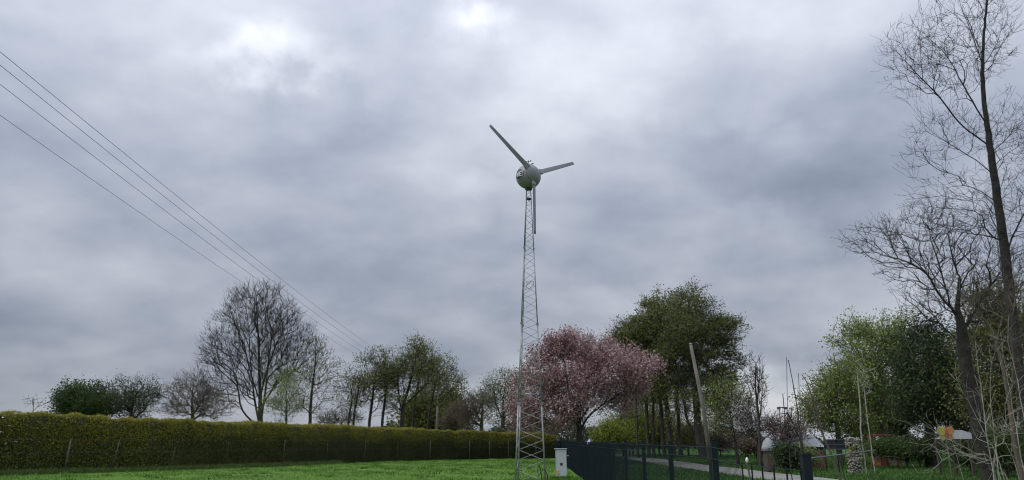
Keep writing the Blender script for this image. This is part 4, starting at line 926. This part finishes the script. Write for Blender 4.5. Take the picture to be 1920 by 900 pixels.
# white domed roof hut
Y = 44; a = G(1440, Y); zt = W(1440, 821, Y)[2]; ze = W(1440, 846, Y)[2]; rr = 12 / F * Y * 1.0
root = empty('garden_hut', tuple(a), 'small hut with white domed roof behind the open rails', 'hut')
MB().lathe([(rr * .85, 0), (rr * .85, ze)], tuple(a), n=12).build('wall', DARKW, root)
MB().lathe([(rr * 1.08, ze), (rr * .98, ze + (zt - ze) * .35), (rr * .70, ze + (zt - ze) * .75), (rr * .2, zt), (.01, zt + .02)], tuple(a), n=24).build('roof', mat('weathered_dome_panel', (.27, .28, .30), .6, 0, var=.3, scale=2.5, dirt=(3.5, (.16, .165, .16))), root, True)
MB().box((a[0], a[1] - rr * .85, ze / 2), (.45, .05, ze - .1)).build('door', BARK_B, root)
# greenhouse
Y = 49.5; a = G(1512, Y)
root = empty('greenhouse', tuple(a), 'pale roofed garden building left of the lower green tree', 'greenhouse')
wx = 30 / F * Y; ze = W(1512, 838, Y)[2]; zt = W(1512, 813, Y)[2]
MB().box((a[0], Y + 1.5, ze / 2), (wx * 2, 3, ze)).build('wall', DARKW, root)
MB().add([(a[0] - wx * 1.05, Y - .15, ze), (a[0] + wx * 1.05, Y - .15, ze), (a[0] + wx * .9, Y + 1.5, zt), (a[0] - wx * .9, Y + 1.5, zt), (a[0] + wx * 1.05, Y + 3.15, ze), (a[0] - wx * 1.05, Y + 3.15, ze)], [(0, 1, 2, 3), (3, 2, 4, 5), (0, 3, 5), (1, 4, 2)]).build('roof', PANEL, root)
for k in range(5): MB().box((a[0] - wx * .8 + wx * .4 * k, Y - .03, ze * .55), (.5, .06, .8)).build('window', mat('dull_glass', (.12, .14, .15), .2) if k == 0 else bpy.data.materials['dull_glass'], root)
# red-brown low fence
Y = 48; root = empty('board_fence', tuple(G(1524, Y)), 'low red brown board fence behind the green post', 'fence')
x0, x1 = G(1506, Y)[0], G(1545, Y)[0]; zt = W(1520, 845, Y)[2]; nb = 14
for k in range(nb):
    MB().box((x0 + (x1 - x0) * (k + .5) / nb, Y + .02 * (k % 2), zt / 2), ((x1 - x0) / nb * .9, .025, zt - .04 * (k % 3))).build('board', BROWN, root)
for z in (.25, zt - .2): MB().box(((x0 + x1) / 2, Y + .06, z), (x1 - x0, .04, .07)).build('rail', DARKW, root)
# dark screen
Y = 42; x0, x1 = W(1545, 830, Y)[0], W(1590, 830, Y)[0]; zt, zb = W(1568, 825, Y)[2], W(1568, 842, Y)[2]
root = empty('dark_screen', (x0, Y, 0), 'dark blue grey netting screen on a frame left of the stone block', 'screen')
SCR = mat('dark_netting', (.030, .036, .048), .7, 0, var=.35, scale=5)
MB().box(((x0 + x1) / 2, Y, (zt + zb) / 2), (x1 - x0, .03, zt - zb)).build('netting', SCR, root)
for x in (x0, (x0 + x1) / 2, x1): MB().box((x, Y - .03, zt / 2), (.05, .03, zt + .04)).build('post', FENCEM, root)
for z in (zt + .02, (zt + zb) / 2, zb): MB().box(((x0 + x1) / 2, Y - .06, z), (x1 - x0 + .1, .03, .035)).build('rail', WIREM, root)
# stone block (gabion): stones are pieces
Y = 40; x0, x1 = W(1591, 840, Y)[0], W(1613, 840, Y)[0]; zt = W(1602, 821, Y)[2]
root = empty('stone_gabion', ((x0 + x1) / 2, Y, 0), 'upright block of stacked pale stones with mossy top right of the dark screen', 'stone wall')
STONE = mat('pale_stone', (.26, .235, .20), .9, 0, var=.35, scale=5, bump=.5, bscale=10); MOSS = mat('mossy_stone', (.19, .19, .065), .95, 0, var=.4, scale=6)
sm = []
for v_ in range(5):
    r_ = random.Random(v_); V = []
    for (lat, nn2) in ((-90, 1), (-35, 6), (20, 6), (90, 1)):
        for k in range(nn2):
            w_ = 2 * math.pi * (k + r_.random() * .5) / nn2; q = 1 + r_.uniform(-.2, .15)
            V.append((math.cos(R(lat)) * math.cos(w_) * q, math.cos(R(lat)) * math.sin(w_) * q * .8, math.sin(R(lat)) * q * .75))
    f = [(0, 1 + (k + 1) % 6, 1 + k) for k in range(6)] + [(1 + k, 1 + (k + 1) % 6, 7 + (k + 1) % 6, 7 + k) for k in range(6)] + [(7 + k, 7 + (k + 1) % 6, 13) for k in range(6)]
    for mt in (STONE, MOSS):
        me = bpy.data.meshes.new('stone'); me.from_pydata(V, [], f); me.materials.append(mt); sm.append(me)
z = .06
while z < zt:
    x = x0 + random.uniform(.0, .09)
    while x < x1:
        for yy in (0, .22):
            s_ = random.uniform(.07, .11); mossy = (zt * .58 < z < zt * .82 and random.random() < .5)
            o = bpy.data.objects.new('stone', sm[random.randrange(5) * 2 + (1 if mossy else 0)]); COL.objects.link(o); o.parent = root
            o.location = Vector((x + random.uniform(-.035, .035), Y + yy + random.uniform(-.06, .04), z + random.uniform(-.035, .035))) - root.location
            o.scale = (s_ * 1.15, s_, s_); o.rotation_euler = (random.uniform(-.4, .4), random.uniform(-.4, .4), random.uniform(0, 6))
        x += .125
    z += .095
MB().box(((x0 + x1) / 2, Y + .12, zt / 2 - .05), (x1 - x0 - .1, .15, zt - .1)).build('core', DARKW, root)
# butterfly sign
Y = 34; c = W(1774, 812, Y)
root = empty('butterfly_sign', (c[0], Y, 0), 'yellow and orange butterfly shaped sign on a post beneath the dark trees', 'sign')
YEL = mat('yellow_paint', (.45, .42, .05), .5, 0, var=.2, scale=8); ORG = mat('orange_paint', (.52, .22, .06), .5, 0, var=.25, scale=8); RED = mat('dull_red_paint', (.30, .06, .06), .6, 0, var=.2)
s_ = Y / F
for sx, m_, wdt in ((-1, YEL, 7.5), (1, ORG, 6.5)):
    disc((c[0] + sx * 8.2 * s_, Y, c[2] + 4 * s_), (0, -1, 0), wdt * s_, 8 * s_, m_, 'upper_wing', .03, root, tilt=.2 * sx)
    disc((c[0] + sx * 6.5 * s_, Y + .034, c[2] - 7 * s_), (0, -1, 0), 5.5 * s_, 6 * s_, m_, 'lower_wing', .03, root, tilt=-.2 * sx)
    MB().tube([(c[0], Y - .04, c[2] + 9 * s_), (c[0] + sx * 2.5 * s_, Y - .04, c[2] + 14 * s_)], .010, 5).build('antenna', RED, root)
MB().lathe([(.01, -.30), (.045, -.2), (.05, 0), (.045, .18), (.01, .26)], (c[0], Y - .04, c[2]), n=10).build('body', RED, root, True)
MB().tube([(c[0], Y + .06, 0), (c[0], Y + .06, c[2])], .03, 8).build('post', POSTM, root)
# red play equipment behind trees
Y = 50; c = G(1655, Y); root = empty('play_frame', tuple(c), 'orange and red play equipment half hidden under the green trees', 'playground')
s_ = Y / F; zt = W(1655, 815, Y)[2]
for k, (dx, w_, z_, m_) in enumerate(((-14, 12, .9, ORG), (2, 16, 1.3, RED), (20, 10, 1.1, STONE), (30, 8, 1.2, ORG), (39, 7, 1.35, WHITE))):
    MB().box((c[0] + dx * s_, Y + .1 * k, z_ * .5 + .15), (w_ * s_, .08, z_), R(4 * k)).build('panel', m_, root, bevel=.02)
for dx in (-20, -8, 10, 26, 44): MB().box((c[0] + dx * s_, Y + .3, zt * .5), (.09, .09, zt)).build('post', RED if dx < 20 else POSTM, root)
MB().box((c[0] + 5 * s_, Y + .3, zt), (30 * s_, .4, .08), R(3)).build('roof_board', RED, root)
disc((c[0] - 9 * s_, Y - .12, zt * .86), (0, -1, 0), .18, .18, WHITE, 'round_panel', .04, root)
# grey roofed pavilion
Y = 37; c = G(1812, Y); root = empty('garden_pavilion', tuple(c), 'open garden pavilion with shallow grey roof right of the butterfly sign', 'pavilion')
s_ = Y / F; ze = W(1812, 823, Y)[2]; zt = W(1812, 806, Y)[2]; wx = 17 * s_
MB().add([(c[0] - wx, Y - 1, ze), (c[0] + wx, Y - 1, ze), (c[0] + wx, Y + 2, ze), (c[0] - wx, Y + 2, ze), (c[0] - wx * .35, Y + .5, zt), (c[0] + wx * .35, Y + .5, zt)], [(0, 1, 5, 4), (1, 2, 5), (2, 3, 4, 5), (3, 0, 4), (3, 2, 1, 0)]).build('roof', PANEL2, root)
MB().box((c[0], Y - 1.03, ze - .04), (wx * 2.02, .05, .09)).build('fascia', DARKW, root)
for sx in (-.9, .9):
    for yy in (-.9, 1.9): MB().box((c[0] + wx * sx, Y + yy, ze / 2 - .03), (.1, .1, ze - .06)).build('post', DARKW, root)
# floodlight frame
Y = 90; c = G(1472, Y); s_ = Y / F; root = empty('floodlight_frame', tuple(c), 'thin twin mast frame with crossbar on the horizon in the sky gap', 'mast')
zt = W(1472, 764, Y)[2]
for dx, m_ in ((-5, 0), (4, 1.6)): MB().tube([(c[0] + dx * s_, Y, 0), (c[0] + dx * s_, Y, zt + m_)], .05, 6).build('mast', WIREM, root)
MB().box((c[0], Y - .06, zt), (17 * s_, .06, .12)).build('crossbar', WIREM, root)
for dx in (-7, 6): MB().box((c[0] + dx * s_, Y - .2, zt - .1), (.35, .2, .25)).build('floodlight', WIREM, root)

# ------------------------------------------------------------------ far wood on the horizon all round
n = 120000
ang = rng.uniform(-1.15, 1.15, n); rad = rng.uniform(190, 260, n)
hh = 4.2 + 1.9 * np.sin(ang * 9 + 1) + 1.6 * np.sin(ang * 31) + 1.0 * np.sin(ang * 83 + 2) + .8 * np.sin(ang * 190)
ang_px = 960 + F * np.tan(ang)
zz = rng.uniform(0, 1, n) ** .8 * np.maximum(hh, 1.5)
P = np.stack([np.sin(ang) * rad, np.cos(ang) * rad, zz], 1)
leaves_at('far_wood', P, .75, leafmat('far_wood_leaf', [(0, (.028, .036, .026)), (.5, (.055, .062, .042)), (1, (.095, .10, .065))], .2), None, 'stuff', elong=1.2)
print('trees', NT[0], 'tris', sum(len(o.data.loops) - 2 * len(o.data.polygons) for o in bpy.data.objects if o.type == 'MESH'))
